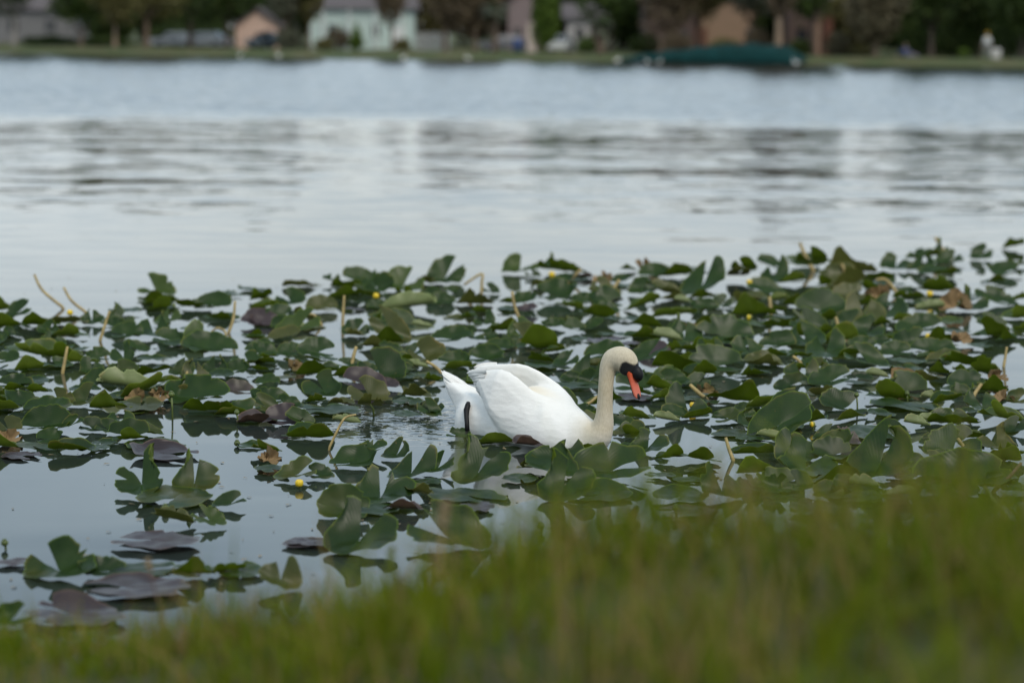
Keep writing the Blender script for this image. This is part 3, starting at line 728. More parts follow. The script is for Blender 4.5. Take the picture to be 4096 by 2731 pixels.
# seen position, seen width, how the leaf lies (P two lobes up, H one lobe up, T arched, B folded up, U standing, F flat, R rolled, D withered) and its colour
PADS = {
 'a': '''345 575 150 P;120 460 150 H;640 500 150 P;790 540 170 T;470 600 230 B y;30 600 100 P;880 600 200 T;1070 580 260 P;1180 640 200 T;1260 670 260 F;1330 570 120 F;1240 640 100 R r;1035 380 140 B;1180 370 120 B;1340 400 200 B;1480 400 220 T;1590 305 110 F;1810 350 130 B;1820 510 220 T p;
240 740 330 B y;680 760 170 T;860 760 170 P;960 700 200 T;1080 780 260 F;1470 690 320 T;1265 850 160 P;1500 850 200 P;1660 850 180 T;1800 700 180 T;1770 620 120 B;1850 760 120 B;1810 850 140 B;240 840 220 B y;90 720 120 F;40 790 140 T;120 860 160 F;640 850 150 P;860 860 210 T;870 910 120 H;770 890 140 B;660 950 180 H;900 960 330 R r;1150 920 180 B y;1350 1020 440 T;1230 1015 260 B o;1660 1000 200 T p;1860 940 160 T;
100 940 220 T;240 940 260 F;110 1000 160 B;270 1000 160 B;410 1065 200 H;600 1055 220 H;790 1040 300 F;960 1055 140 D d;1110 1055 140 D d;980 1115 380 F o;940 1135 90 F y;1450 1135 340 B;1670 1140 300 B;1840 1090 180 P;160 1070 260 T;300 1230 340 T;60 1260 150 H o;490 1245 170 H;645 1245 140 H;840 1210 300 F;760 1260 140 H;1030 1270 180 H;880 1300 270 T;930 1330 180 B;350 1340 170 T;1080 1375 480 F;720 1370 200 F;480 1395 320 B;230 1395 260 F;650 1405 240 F;60 1340 140 D d;150 1445 300 F p;1140 1440 520 F p;1790 1200 260 B p;1740 1375 200 F;1860 1415 160 B;1870 1490 110 D d''',
 'b': '''440 400 260 B o;680 375 130 P;910 465 140 H;1080 465 220 H;770 500 250 B;90 530 180 B;1480 375 150 B o;250 595 140 B;1060 590 130 T;1290 520 160 U;1500 490 180 T;1690 455 130 T;1870 550 250 B o;1600 545 200 T;2020 455 110 H;1310 600 330 R r;1800 690 110 B;1920 640 130 B;1450 770 100 R r;870 615 170 F p;110 720 220 T p;880 795 200 H;1080 795 170 H;1220 785 150 H;870 825 150 B o;1680 860 290 T;1870 855 110 H;1990 850 130 H;1960 725 180 P;300 760 200 T;450 780 120 R r;550 790 90 B o;250 850 260 T o;30 835 150 B;1170 990 240 H;1370 980 150 H;1020 915 200 B o;1190 805 100 R r;1560 965 240 F;1720 1050 240 T;1960 1020 280 T;120 985 220 T;330 985 190 T;560 980 270 T;640 1035 150 F;150 1060 130 B;390 1065 140 B;40 1060 100 B;530 1055 130 B;830 1085 170 T;980 1120 140 H;1140 1130 140 H;1310 1140 180 H;1410 1090 130 R r;590 1150 300 B;820 1170 230 B;270 1190 270 F o;380 1115 100 D d;610 1290 320 P;950 1250 330 T p;1150 1245 160 H p;1400 1330 290 B o;1540 1210 150 B;1770 1100 260 B y;1830 1250 150 B;150 1310 180 T;310 1410 220 H;130 1440 220 H;560 1380 170 B;760 1395 130 B o;620 1465 600 F;1010 1450 220 U o;1300 1505 280 F;1500 1480 150 H;300 1530 330 T p;430 1550 200 T;820 1565 140 R r''',
 'c': '''280 330 120 H;420 300 190 U;330 405 150 B o;520 400 200 T;700 335 140 B p;1000 370 180 T;1080 275 130 B;1220 290 150 D d;870 385 140 D d;1190 390 90 B;1000 415 250 F;480 500 330 T;600 600 220 B y;870 560 280 T;1200 600 270 B y;1450 655 320 B y;1540 550 100 R r;1690 440 360 P;1700 600 250 T;1850 565 150 H;1990 330 170 U o;440 745 200 T;600 775 210 T;760 775 130 T;700 595 160 F;230 620 160 T p;60 560 120 B;150 725 120 F;1130 695 300 F;900 625 160 T;1470 790 160 T;1250 765 240 B;1200 845 260 B;1400 865 200 R r;1600 795 90 D d;1860 840 400 T;1800 1010 300 P;2040 935 110 T;1960 1045 170 B y;950 905 460 F p;1270 965 260 T p;1420 965 130 B;1520 935 200 B;130 905 130 H;40 910 110 H;350 1045 200 B;460 975 90 B;550 1070 180 H;400 1100 400 F;600 1205 150 H;750 1215 130 H;630 1265 420 F;1440 1225 240 H;1640 1230 200 H;1140 1250 340 T;800 1085 140 B o;1200 1315 90 B;1120 1355 350 F p;1340 1365 120 B;1090 1485 230 F;1140 1525 280 B y;1480 1500 250 T;1720 1315 140 D d;1740 1395 160 F;1880 1525 150 H;2030 1505 130 H;1640 1520 150 B;1400 1545 150 R r;690 1500 190 T''',
 'd': '''130 265 180 U;330 215 180 T;600 230 220 U;780 185 100 H;900 235 260 B o;1190 205 200 P;1370 215 180 P;1500 255 240 B;1940 245 240 T;2050 200 120 B;1790 100 180 F;2000 75 140 B;460 325 160 B y;860 345 240 B o;700 335 120 B;1140 335 250 F;1470 385 240 B;1280 385 120 T;240 435 120 T;360 440 120 R y;480 475 140 B;660 510 300 T;820 495 120 H;1080 430 160 D d;990 475 130 B;1130 530 280 P;1230 590 180 B y;1370 640 280 T;1410 505 160 R r;1610 500 200 D d;1720 485 220 P;1900 450 240 T;2040 440 120 B y;700 670 120 B;560 570 100 B;460 600 100 F;970 610 130 B;1090 615 130 B;950 790 190 T;1080 745 140 T;1180 715 160 B;1200 805 200 T;1440 790 260 T;1450 850 180 B;1530 815 240 F;1850 685 280 B;1960 725 120 B;1640 745 120 D d;1780 775 200 F;80 710 200 T;180 805 240 P;360 755 220 T;60 845 140 B y;400 815 150 F;530 835 150 B;460 1065 200 T;640 950 100 H;740 1010 280 T;940 985 150 H;910 1035 220 F;1070 985 90 R r;1230 1035 210 D d;1270 935 240 F;1500 955 110 B;1660 960 110 B;1690 1030 250 T;1880 1000 140 D d;1140 1125 300 B;1260 1195 480 F;1450 1130 100 R r;1640 1105 170 T;1790 1160 280 P;1950 1155 80 D d;2040 1155 110 H;1930 1270 310 B y;1690 1235 180 F;480 1240 340 P;780 1165 180 T;600 1295 220 B;870 1280 200 B y;240 1195 270 B y;180 1320 220 P;30 1295 110 H;440 1335 270 F;370 1355 420 T;1000 1385 480 F;1180 1395 200 H;1340 1325 110 R r;1430 1295 120 R r;1450 1425 180 H;1640 1425 220 H;1730 1405 130 B;1900 1445 290 P o;2020 1345 150 H;1930 1535 340 B;1520 1555 150 B;980 1545 200 H;1190 1555 240 H;500 1530 300 P;740 1510 300 T;200 1505 280 B;840 1425 140 H p;700 1395 160 H;330 1405 140 R r;170 1415 150 F''',
 'e': '''955 255 350 P;1310 245 320 P;1170 355 600 F;1540 370 170 H;1410 490 190 H y;1165 495 270 B o;1040 645 570 F p;400 800 430 H;680 825 300 T;970 835 470 F;1280 835 300 B;1550 830 240 B;1290 865 300 F o;900 960 720 F p;490 1140 680 F p;70 1160 170 H;1890 900 260 P o;120 775 240 F p;2080 645 340 F p;1830 155 260 F;1990 175 240 H y;2150 175 160 H;1620 835 380 F;600 1290 300 F''',
 'f': '''370 85 330 T;540 290 470 P;750 165 310 P;930 135 170 H;1200 170 400 P;830 235 260 F;1110 325 540 F;1480 215 280 F;300 415 330 T;540 415 360 F;400 605 520 P;820 315 200 B o;700 415 150 B p;1000 590 480 H;1150 405 340 F p;1700 130 400 P;1770 270 400 P;2010 320 460 F;2090 140 470 T;1570 135 140 B o;70 640 340 F p''',
 'g': '''980 105 400 P;1150 55 250 T;1450 120 430 P;1610 135 220 T;1060 145 300 F;1560 185 280 F;1800 120 200 H;1260 145 140 B;1350 250 170 R r;1550 310 140 R r;710 150 290 B y;450 270 250 P;190 315 390 F;230 405 320 F p;650 255 160 H;790 255 170 H;930 245 140 H;1120 295 150 H;1330 315 330 F;1240 245 170 H;1050 395 380 F p;1480 445 340 F;1640 335 330 F;1900 285 280 F;1960 295 150 H;2090 335 150 B;1870 395 330 B;2130 455 300 F;1950 200 550 T;2200 65 280 B y;2170 235 160 H;2280 265 250 F;120 65 180 B;330 145 160 B o;60 175 150 F;240 195 160 F''',
 's': '''840 1075 340 B y;980 1150 290 B p;1030 1020 140 U;1240 1120 230 B;560 1075 260 F;330 1050 200 H;60 830 130 H;2100 1150 380 P;1930 1190 260 F;1300 1230 360 P;1830 940 260 T;1490 830 230 T;1540 890 170 B''',
 'w': '''400 470 250 P;150 460 330 T''',
}
def depth_of(gy): return f_v[1] * gy
entries = []
for tl_, txt in PADS.items():
    ox, oy, sc = TILES[tl_]
    for e_ in txt.replace('\n', '').split(';'):
        p_ = e_.split(); 
        if len(p_) < 4: continue
        entries.append((ox + float(p_[0]) * sc, oy + float(p_[1]) * sc, float(p_[2]) * sc, p_[3], p_[4] if len(p_) > 4 else 'g'))

LIFT = {'P': 0.10, 'H': 0.10, 'T': 0.07, 'B': 0.05, 'F': 0.0, 'U': 0.22, 'R': 0.03, 'D': 0.03}
def hull_clear(p, w):
    q = p - SC; a, b = float(q @ H), float(q @ Lf)
    rx, ry = 0.42 + 0.26 * w, 0.145 + 0.24 * w
    return (a / rx) ** 2 + (b / ry) ** 2
made = []
for px, py, wpx, kind, colr in entries:
    made.append([px, py, wpx, kind, colr])
NEARSWAN = [(2180, 1790), (2250, 1810), (2090, 1790), (2330, 1810)]
# the mat goes on between those: more leaves of the same kinds wherever the bed is dense
def bed(px, py):
    top = np.interp(px, [0, 250, 500, 620, 1100, 1250, 1900, 2100, 2600, 2900, 3300, 4096], [1215, 1235, 1205, 1165, 1115, 1110, 1105, 1060, 1085, 1045, 1000, 985])
    bot = np.interp(px, [0, 350, 700, 1000, 1150, 1500, 2400, 4096], [1800, 1800, 1700, 1640, 1880, 1900, 1950, 2000])
    return top < py < bot
tgt_fill = 190; tries = 0
while len(made) < len(entries) + tgt_fill and tries < 6000:
    tries += 1
    m0 = random.choice(made); py = m0[1] + random.gauss(0, 0.30 * m0[2]); px = m0[0] + random.gauss(0, 1.0 * m0[2])
    if py > 1950 or py > 1650 and random.random() < 0.6: continue
    if not bed(px, py) or (690 < px < 880 and 1150 < py < 1330) or (1340 < px < 1480 and 1180 < py < 1420): continue
    if 1640 < px < 1940 and 1560 < py < 1760: continue
    wpx = random.uniform(0.15, 0.24) * FPX * (py - 150) / (CAM_H * FPX)
    if min(math.hypot((px - m[0]) / (wpx + m[2]), (py - m[1]) / (0.22 * (wpx + m[2]))) for m in made) < 0.36: continue
    made.append([px, py, wpx, random.choices('PHTBF', (2, 2, 2, 6, 3))[0], random.choices('ggggyo', (6, 6, 6, 6, 5, 3))[0]])
n_out = 0
PADOBJ = []
for px, py, wpx, kind, colr in made:
    gy = py + LIFT[kind] * wpx
    P = on_z(px, gy, 0.0); D = np.linalg.norm((P - CAM)[1:])
    w = wpx * D / FPX / {'F': 1.0, 'P': 1.0, 'H': 0.95, 'T': 1.05, 'B': 1.05, 'U': 1.0, 'R': 0.9, 'D': 0.8}[kind]
    w = min(max(w * ((1.08 if py > 1500 else 1.16) if kind != 'F' else 0.98), 0.12), 0.42)
    if hull_clear(P, w) < 1.0:                                     # the swan has pushed this one aside
        q = P - SC; a, b = float(q @ H), float(q @ Lf); s_ = 1.02 / math.sqrt(hull_clear(P, w)); 
        P = SC + (a * s_) * H + (b * s_) * Lf
    flip = random.random() < 0.5
    if kind == 'H' : flip = random.random() < 0.5
    rngp = np.random.default_rng(int(px * 7 + py * 13))
    Vp, uvp, tp = pad_mesh(kind, w, rngp, flip)
    if 1900 < px < 2420 and 1720 < py < 1860: Vp[:, 2] *= 0.78          # low leaves the bird has just pressed down
    PADOBJ.append(dict(px=px, py=py, P=P, w=w, kind=kind, col=colr, V=Vp, uv=uvp, t=tp))
PADOBJ.sort(key=lambda d: d['P'][1])
N_IND = 300
for i, d in enumerate(PADOBJ):
    if i < N_IND:
        o = bpy.data.objects.new('lily_pad', mesh_np('lily_pad', d['V'], QI, M_PAD[d['col']], uv=d['uv'], attr={'edge': d['t']}))
        o.location = (d['P'][0], d['P'][1], 0.002 + 0.012 * random.random()); link(o); d['o'] = o
        if d['kind'] == 'U' and d['V'][:, 2].max() > 0.05:
            c0 = d['V'][:NA].mean(0); st = MB()
            st.tube([c0 + np.array([0, 0.0, -0.003]), c0 * np.array([1, 1, 0.5]) + np.array([0.01, 0.015, 0]), np.array([c0[0] + 0.015, c0[1] + 0.03, -0.04])], [.0042, .0048, .0050], 7)
            st.build('leaf_stalk', M_STEM, o)
# past the first three hundred: the far rim of the bed as one mass
rest = PADOBJ[N_IND:]
if rest:
    Vs, Qs, Us, Ts, Ms = [], [], [], [], []; cols = list(M_PAD.keys()); n0 = 0
    for d in rest:
        Vs.append(d['V'] + np.array([d['P'][0], d['P'][1], 0.004 + 0.01 * random.random()])); Qs.append(QI + n0); n0 += len(d['V']); Us.append(d['uv']); Ts.append(d['t']); Ms += [cols.index(d['col'])] * len(QI)
    me = mesh_np('lily_pads_beyond', np.concatenate(Vs), np.concatenate(Qs), [M_PAD[c_] for c_ in cols], uv=np.concatenate(Us), attr={'edge': np.concatenate(Ts)})
    me.polygons.foreach_set('material_index', Ms)
    tag(link(bpy.data.objects.new('lily_pads_beyond', me)), 'dense mat of small lily pads along the far rim of the bed', 'lily pads', kind='stuff')

# crumbs afloat between the pads: leaf scraps, seeds, petals
rd = np.random.default_rng(5); Vd, Qd = [], []
for i in range(420):
    px_, py_ = rd.uniform(0, 4096), 1100 + 1250 * rd.random(); p_ = on_z(px_, py_); s_ = rd.uniform(.004, .016); a_ = rd.uniform(0, 6.28); e_ = rd.uniform(.25, .8)
    if hull_clear(p_, 0.05) < 1.1: continue
    ca, sa = math.cos(a_), math.sin(a_); n_ = len(Vd)
    for (u_, v_, z_) in ((-1, 0, .001), (-.3, e_, .004), (.6, e_ * .7, .003), (1, 0, .0015), (.3, -e_, .003), (-.6, -e_ * .6, .002)): Vd.append((p_[0] + s_ * (u_ * ca - v_ * sa), p_[1] + s_ * (u_ * sa + v_ * ca), z_ + .001))
    Qd += [(n_, n_ + 5, n_ + 4, n_ + 1), (n_ + 1, n_ + 4, n_ + 3, n_ + 2)]
tag(link(bpy.data.objects.new('floating_scraps', mesh_np('floating_scraps', np.array(Vd), np.array(Qd), plain('leaf_scrap', (0.20, 0.15, 0.08), .7, .5, 9)))), 'scraps of leaf and seed floating between the pads', 'scraps', kind='stuff')

# ------------------------------------------------------------------ flowers, fruits and bare stalks of the lilies
def bulge(c, r, squash=1.0):
    return c, (r, r, r * squash)
def flower(px, py, r_px, stem_px, label, kind='yellow', group=None):
    """globe flower or fruit on its stem; (px, py) is where its head is seen, stem_px how far below it the water is"""
    base = on_z(px, py + stem_px); head = on_y(px, py, base[1]); r = r_px * base[1] / FPX
    e = empty('lily_flower' if kind != 'bud' else 'lily_bud', tuple(base), label, 'flower' if kind != 'bud' else 'flower bud', group)
    L = head - base
    st = MB(); st.tube([np.array([0.004, 0.006, -0.03]), L * 0.5 + np.array([0.003, 0.002, 0]), L - np.array([0, 0, r * 0.6])], [0.0042, 0.0040, 0.0045], 7); st.build('stem', M_STEM, e)
    if kind == 'bud':
        b = MB(); b.ball(L, (r, r, r * 0.95), 12, 8); b.tube([L + np.array([0, 0, r * .7]), L + np.array([0, 0, r * 1.08])], [r * .62, r * .5], 10); b.build('seed_pod', M_BUD, e)
    else:
        for i in range(6):
            a = i * math.pi / 3 + 0.3
            b = MB(); rot = rotz(a)
            b.ball(L + rot @ np.array([r * .42, 0, 0.1 * r]), (r * .62, r * .66, r * .88), 10, 7, rot)
            b.build('petal' if i % 2 == 0 else 'sepal', M_YELLOW if (i % 2 == 0 or kind == 'yellow') else M_SEPAL, e)
        b = MB(); b.ball(L + np.array([0, 0, r * .55]), (r * .45, r * .45, r * .3), 10, 6); b.build('stigma', M_YELLOW if kind != 'red' else M_BUDRED, e)
    return e
FLOWERS = [
 (1197, 1933, 17, 22, 'round yellow lily flower low over dark reflections in front of a pale rolled leaf', 'yellow'),
 (280, 1251, 12, 34, 'small yellow lily flower beside the foot of the two long pale stalks', 'yellow'),
 (1504, 1184, 12, 50, 'yellow lily flower on a straight stem at the far edge, beyond the swan\'s tail', 'yellow'),
 (1577, 1250, 13, 20, 'yellow lily flower resting against a long rolled yellow-green leaf', 'yellow'),
 (2207, 1099, 13, 18, 'yellow lily flower among upright leaves at the far rim, beyond the swan\'s back', 'yellow'),
 (2081, 1316, 9, 22, 'small yellow lily flower at the foot of the amber stalk behind the swan', 'yellow'),
 (2771, 1622, 14, 24, 'yellow lily flower close to the leaning tan stick beyond the swan\'s bill', 'yellow'),
 (2997, 1130, 12, 34, 'yellow lily flower highest of the three in line near the far rim', 'yellow'),
 (2996, 1270, 12, 22, 'yellow-green lily flower mirrored in open water below two others', 'green'),
 (3719, 1176, 13, 30, 'yellow lily flower over a folded leaf, well beyond and right of the swan', 'yellow'),
 (3713, 1346, 12, 24, 'yellow lily flower beside pale leaf stubs, right of the curved amber stalk', 'yellow'),
 (2140, 1752, 12, 14, 'yellow lily flower pressed against the swan\'s flank among folded leaves', 'yellow'),
 (3249, 1698, 13, 24, 'lily flower with red heart in front of a bright folded leaf', 'red'),
 (3203, 1678, 13, 26, 'striped green and yellow lily flower just left of the red-hearted one', 'green'),
]
BUDS = [
 (686, 1577, 13, 105, 'dark lily bud held high on a straight stem over still water'),
 (947, 1649, 11, 45, 'small lily bud on a short stem below a folded dark leaf'),
 (948, 1772, 13, 14, 'round green lily bud touching the water beside a floating leaf'),
 (3427, 1579, 10, 75, 'lily bud on a tall straight stem between bright folded leaves'),
 (3628, 1573, 10, 40, 'reddish lily bud on a short stem near the bed\'s right side'),
 (661, 2029, 15, 22, 'round green lily bud alone in open water beside a large flat leaf'),
 (2702, 2030, 14, 38, 'green lily bud just beyond the grass tops, left of purple pads'),
 (2164, 2103, 15, 25, 'oval green lily bud close to the swan\'s mirrored head'),
 (18, 2170, 15, 25, 'green lily bud at the picture\'s left edge'),
]
for px, py, r, sp, lab, kd in FLOWERS: flower(px, py, r, sp, lab, kd, 'yellow lily flowers')
for px, py, r, sp, lab in BUDS: flower(px, py, r, sp, lab, 'bud', 'lily buds')

def stalk(pts, rad_px, label, mat=None, name='bare_stalk', group='bare lily stalks', foot=None):
    """a dead leaf stalk: seen points, the last one at the water"""
    fx, fy = foot or pts[-1]; b = on_z(fx, fy); Yd = b[1]
    W = [on_y(p[0], p[1], Yd) for p in pts]; W = [w + np.array([0, 0.02 * i, 0]) for i, w in enumerate(W[::-1])][::-1]
    P_ = np.array(W) - b; dense = []
    for i in range(len(P_) - 1):
        p0, p1, p2, p3 = P_[max(i - 1, 0)], P_[i], P_[i + 1], P_[min(i + 2, len(P_) - 1)]
        for t in np.arange(5) / 5: dense.append(0.5 * (2 * p1 + (p2 - p0) * t + (2 * p0 - 5 * p1 + 4 * p2 - p3) * t * t + (3 * p1 - p0 - 3 * p2 + p3) * t ** 3))
    dense.append(P_[-1] + np.array([0, 0, -0.02])); r = rad_px * Yd / FPX
    n = len(dense); m = MB(); m.tube(dense, np.linspace(r * 0.8, r * 1.1, n), 7)
    o = m.build(name, mat or M_STALK); o.location = tuple(b); return tag(o, label, 'stalk' if name != 'twig' else 'twig', group)
STALKS = [
 ([(132, 1100), (170, 1165), (261, 1236)], 6, 'long pale stalk curving up over open water, taller of the pair'),
 ([(250, 1152), (285, 1205), (350, 1253)], 6, 'long pale stalk curving up over open water, shorter of the pair'),
 ([(434, 1247), (418, 1300), (399, 1364)], 6, 'straight amber stalk with a bent stub, near the pair of pale stalks'),
 ([(937, 1207), (932, 1275), (913, 1333)], 6, 'tall curved tan stalk standing at the tip of a long folded leaf'),
 ([(827, 1347), (862, 1316), (893, 1322), (905, 1340)], 5, 'drooping tan stalk hooked over beside the tall curved one'),
 ([(264, 1390), (257, 1440), (250, 1494)], 7, 'short thick yellow stalk standing straight over a torn brown leaf'),
 ([(744, 1491), (742, 1512), (740, 1540)], 7, 'stubby pointed tan stalk behind a big arched leaf'),
 ([(1375, 1184), (1372, 1250), (1370, 1320)], 6, 'thin upright pinkish stalk at the gap in the pads, left of a pointed leaf'),
 ([(1423, 1390), (1412, 1430), (1406, 1473)], 8, 'thick amber stalk stub beyond the purple leaf'),
 ([(1705, 1449), (1740, 1468), (1768, 1494)], 7, 'yellow stalk slanting down to the swan\'s tail tip'),
 ([(1855, 1143), (1925, 1098), (1927, 1130), (1925, 1172)], 6, 'pale stalk broken into a sharp bend at the far rim'),
 ([(1211, 1266), (1254, 1260), (1290, 1304)], 5, 'thin tan stalk hooked over a cluster of olive leaves'),
 ([(1420, 1667), (1385, 1672), (1363, 1695), (1312, 1800)], 5, 'reddish stalk rising in front of the pale rolled leaf, bent at its tip'),
 ([(2048, 1170), (2062, 1237), (2098, 1320)], 7, 'long amber stalk bowing over, behind the swan\'s back'),
 ([(2325, 1079), (2270, 1127)], 7, 'pale stalk lying slantwise beside a purple folded leaf at the far rim'),
 ([(2478, 1122), (2455, 1155), (2432, 1189)], 8, 'thick tan stalk leaning right, beyond the swan\'s head'),
 ([(2762, 1543), (2795, 1572), (2829, 1600)], 9, 'leaning tan stick with a cut end, right of the swan\'s bill'),
 ([(2390, 1590), (2360, 1612), (2322, 1627)], 7, 'green stalk lying across the water just behind the swan\'s neck'),
 ([(3201, 973), (3225, 1030), (3255, 1085)], 8, 'tall tan stalk crossing the upright leaf at the far rim'),
 ([(3370, 1059), (3388, 1100), (3412, 1135)], 8, 'tan stalk leaning before a brownish folded leaf at the far rim'),
 ([(3508, 1122), (3548, 1122), (3594, 1182)], 7, 'tan stalk arched like a hook over open water'),
 ([(3743, 950), (3770, 995), (3808, 1032)], 7, 'pale thin stalk reaching highest of all over the far water'),
 ([(3346, 1271), (3360, 1315), (3395, 1348)], 8, 'curved amber stalk in the thick of the bed, left of the small flower'),
 ([(3081, 1191), (3083, 1230), (3083, 1266)], 8, 'upright tan stalk among yellowed leaves beyond the swan\'s bill'),
 ([(4033, 1392), (4024, 1430), (4014, 1468)], 6, 'dark amber stalk by a drooping brown leaf near the right edge'),
 ([(3175, 1428), (3205, 1455), (3190, 1485)], 7, 'amber stalk crooked like an elbow behind a rolled leaf'),
 ([(3932, 1541), (3912, 1562), (3892, 1586)], 8, 'short yellow stalk stub leaning right, in front of the drooping brown leaf'),
 ([(3838, 1759), (3855, 1785), (3868, 1808)], 8, 'short tan stalk stub near the right edge, over dark reflections'),
 ([(2906, 1756), (2918, 1800), (2934, 1842)], 8, 'pale stalk stub with frayed top, behind the tallest grass'),
]
for pts, r, lab in STALKS: stalk(pts, r, lab)
stalk([(4094, 1858), (4040, 1912), (3967, 1970)], 8, 'bare brown twig slanting over the pads at the right edge', M_TWIG, 'twig', None)
stalk([(3945, 1950), (3975, 2000), (4040, 2085)], 9, 'green reed stem slanting down beside the bare twig', M_STEM, 'bare_stalk')

# ------------------------------------------------------------------ what sets each pad apart
LAND = [("the swan's tail", 1800, 1560), ("the swan's foot", 1870, 1712), ("the swan's flank", 2080, 1775), ("the swan's breast", 2390, 1800), ("the swan's bill", 2560, 1640), ("the swan's back", 2110, 1480),
        ("the pair of pale stalks", 300, 1245), ("the tall curved stalk", 915, 1333), ("the short yellow stalk", 250, 1494), ("the low yellow flower", 1197, 1955), ("the lone round bud", 661, 2051),
        ("the bud held high", 686, 1682), ("the hooked tan stalk", 1275, 1300), ("the broken bent stalk", 1925, 1172), ("the long amber stalk", 2098, 1320), ("the leaning tan stick", 2829, 1600),
        ("the tall far stalk", 3255, 1085), ("the tall straight bud", 3427, 1654), ("the bare brown twig", 3967, 1970), ("the curved amber stalk", 3395, 1348), ("the red-hearted flower", 3249, 1722),
        ("the drooping brown leaf", 3979, 1530), ("the arched tan stalk", 3594, 1182), ("the reddish bent stalk", 1312, 1800), ("the purple arched leaf", 1455, 1550), ("the frayed pale stub", 2934, 1842),
        ("the thick amber stub", 1406, 1473), ("the thin pinkish stalk", 1370, 1320), ("the slanting pale stalk", 2270, 1127), ("the mirrored swan's head", 2500, 2060), ("the bed's left edge", 10, 1500), ("the bank grass", 1500, 2350)]
LW = [(n_, on_z(a, b)) for n_, a, b in LAND]
KW = {'P': 'with two lobes raised', 'H': 'with one lobe raised', 'T': 'arched along one side', 'B': 'folded, underside showing', 'F': 'lying flat', 'U': 'standing clear of the water', 'R': 'rolled into a tube', 'D': 'crumpled'}
CW = {'g': 'green', 'y': 'bright green', 'o': 'olive', 'p': 'purple', 'r': 'pale', 'd': 'brown'}
groups = {}
for d in PADOBJ[:N_IND]:
    P = d['P']; best = min(LW, key=lambda l: math.hypot((P[0] - l[1][0]), 0.8 * (P[1] - l[1][1])))
    dx, dy = P[0] - best[1][0], P[1] - best[1][1]
    rel = ('right of' if dx > 0 else 'left of') if abs(dx) > 0.7 * abs(dy) else ('behind' if dy > 0 else 'in front of')
    size = 'small' if d['w'] < 0.20 else ('large' if d['w'] > 0.31 else '')
    d['lab'] = ' '.join(x for x in (size, CW[d['col']], 'lily pad', KW[d['kind']] + ',', rel, best[0]) if x); d['x'] = P[0] / P[1]
    groups.setdefault(d['lab'], []).append(d)
ORD = ['first', 'second', 'third', 'fourth', 'fifth', 'sixth', 'seventh', 'eighth', 'ninth']
for lab, ds in groups.items():
    ds.sort(key=lambda d: d['x'])
    n16 = len(lab.split())
    for i, d in enumerate(ds):
        L_ = lab if len(ds) == 1 else lab + (', leftmost' if i == 0 else ', rightmost' if i == len(ds) - 1 else ', %s from left' % ORD[min(i, 8)])
        if len(L_.split()) > 16: L_ = L_.replace('small ', '').replace('large ', '').replace(' lying', '')
        if len(L_.split()) > 16: L_ = L_.replace(' from left', '').replace(' lily pad', ' pad')
        d['o'].name = 'lily_pad'; tag(d['o'], L_, 'lily pad', 'lily pads on the lake')

# ------------------------------------------------------------------ far shore
def foliage_material(name, a, b, trans=0.2):
    k = NT(name); g = k.n('TexCoord'); oi = k.n('ObjectInfo'); n = k.noise(g.outputs['Object'], 1.1, 3); at = k.n('Attribute', attribute_name='shade')
    c = k.mix(at.outputs['Fac'], a, b); c = k.mix(k.math('MULTIPLY', k.ramp(n.outputs['Fac'], 0.35, 0.7), 0.5), c, tuple(x * 0.6 for x in a)); k.l(c, k.p.inputs['Base Color'])
    k.p.inputs['Roughness'].default_value = 0.7; k.p.inputs['Specular IOR Level'].default_value = 0.25
    tr = k.n('BsdfTranslucent'); k.l(c, tr.inputs['Color']); ms = k.n('MixShader'); ms.inputs['Fac'].default_value = trans
    k.l(k.p.outputs[0], ms.inputs[1]); k.l(tr.outputs[0], ms.inputs[2]); k.l(ms.outputs[0], k.out.inputs['Surface']); return k.m
FOL = {'dark': foliage_material('foliage_dark', (0.026, 0.048, 0.010), (0.060, 0.088, 0.016)), 'green': foliage_material('foliage_green', (0.040, 0.072, 0.014), (0.080, 0.120, 0.022)),
       'olive': foliage_material('foliage_olive', (0.115, 0.108, 0.036), (0.175, 0.150, 0.055)), 'tan': foliage_material('foliage_tan', (0.110, 0.095, 0.055), (0.170, 0.145, 0.085)),
       'brown': foliage_material('foliage_brown', (0.105, 0.080, 0.048), (0.150, 0.112, 0.066)), 'lime': foliage_material('foliage_lime', (0.070, 0.120, 0.015), (0.110, 0.165, 0.025)), 'grey': foliage_material('foliage_grey', (0.085, 0.092, 0.060), (0.130, 0.130, 0.085))}
M_BARK = {'pale': plain('bark_pale', (0.24, 0.17, 0.115), 0.9, 0.3, 8, 0.02), 'brown': plain('bark_brown', (0.13, 0.09, 0.062), 0.9, 0.3, 8, 0.02), 'grey': plain('bark_grey', (0.24, 0.22, 0.20), 0.9, 0.3, 8, 0.02), 'dark': plain('bark_dark', (0.06, 0.045, 0.035), 0.9, 0.3, 8, 0.02)}

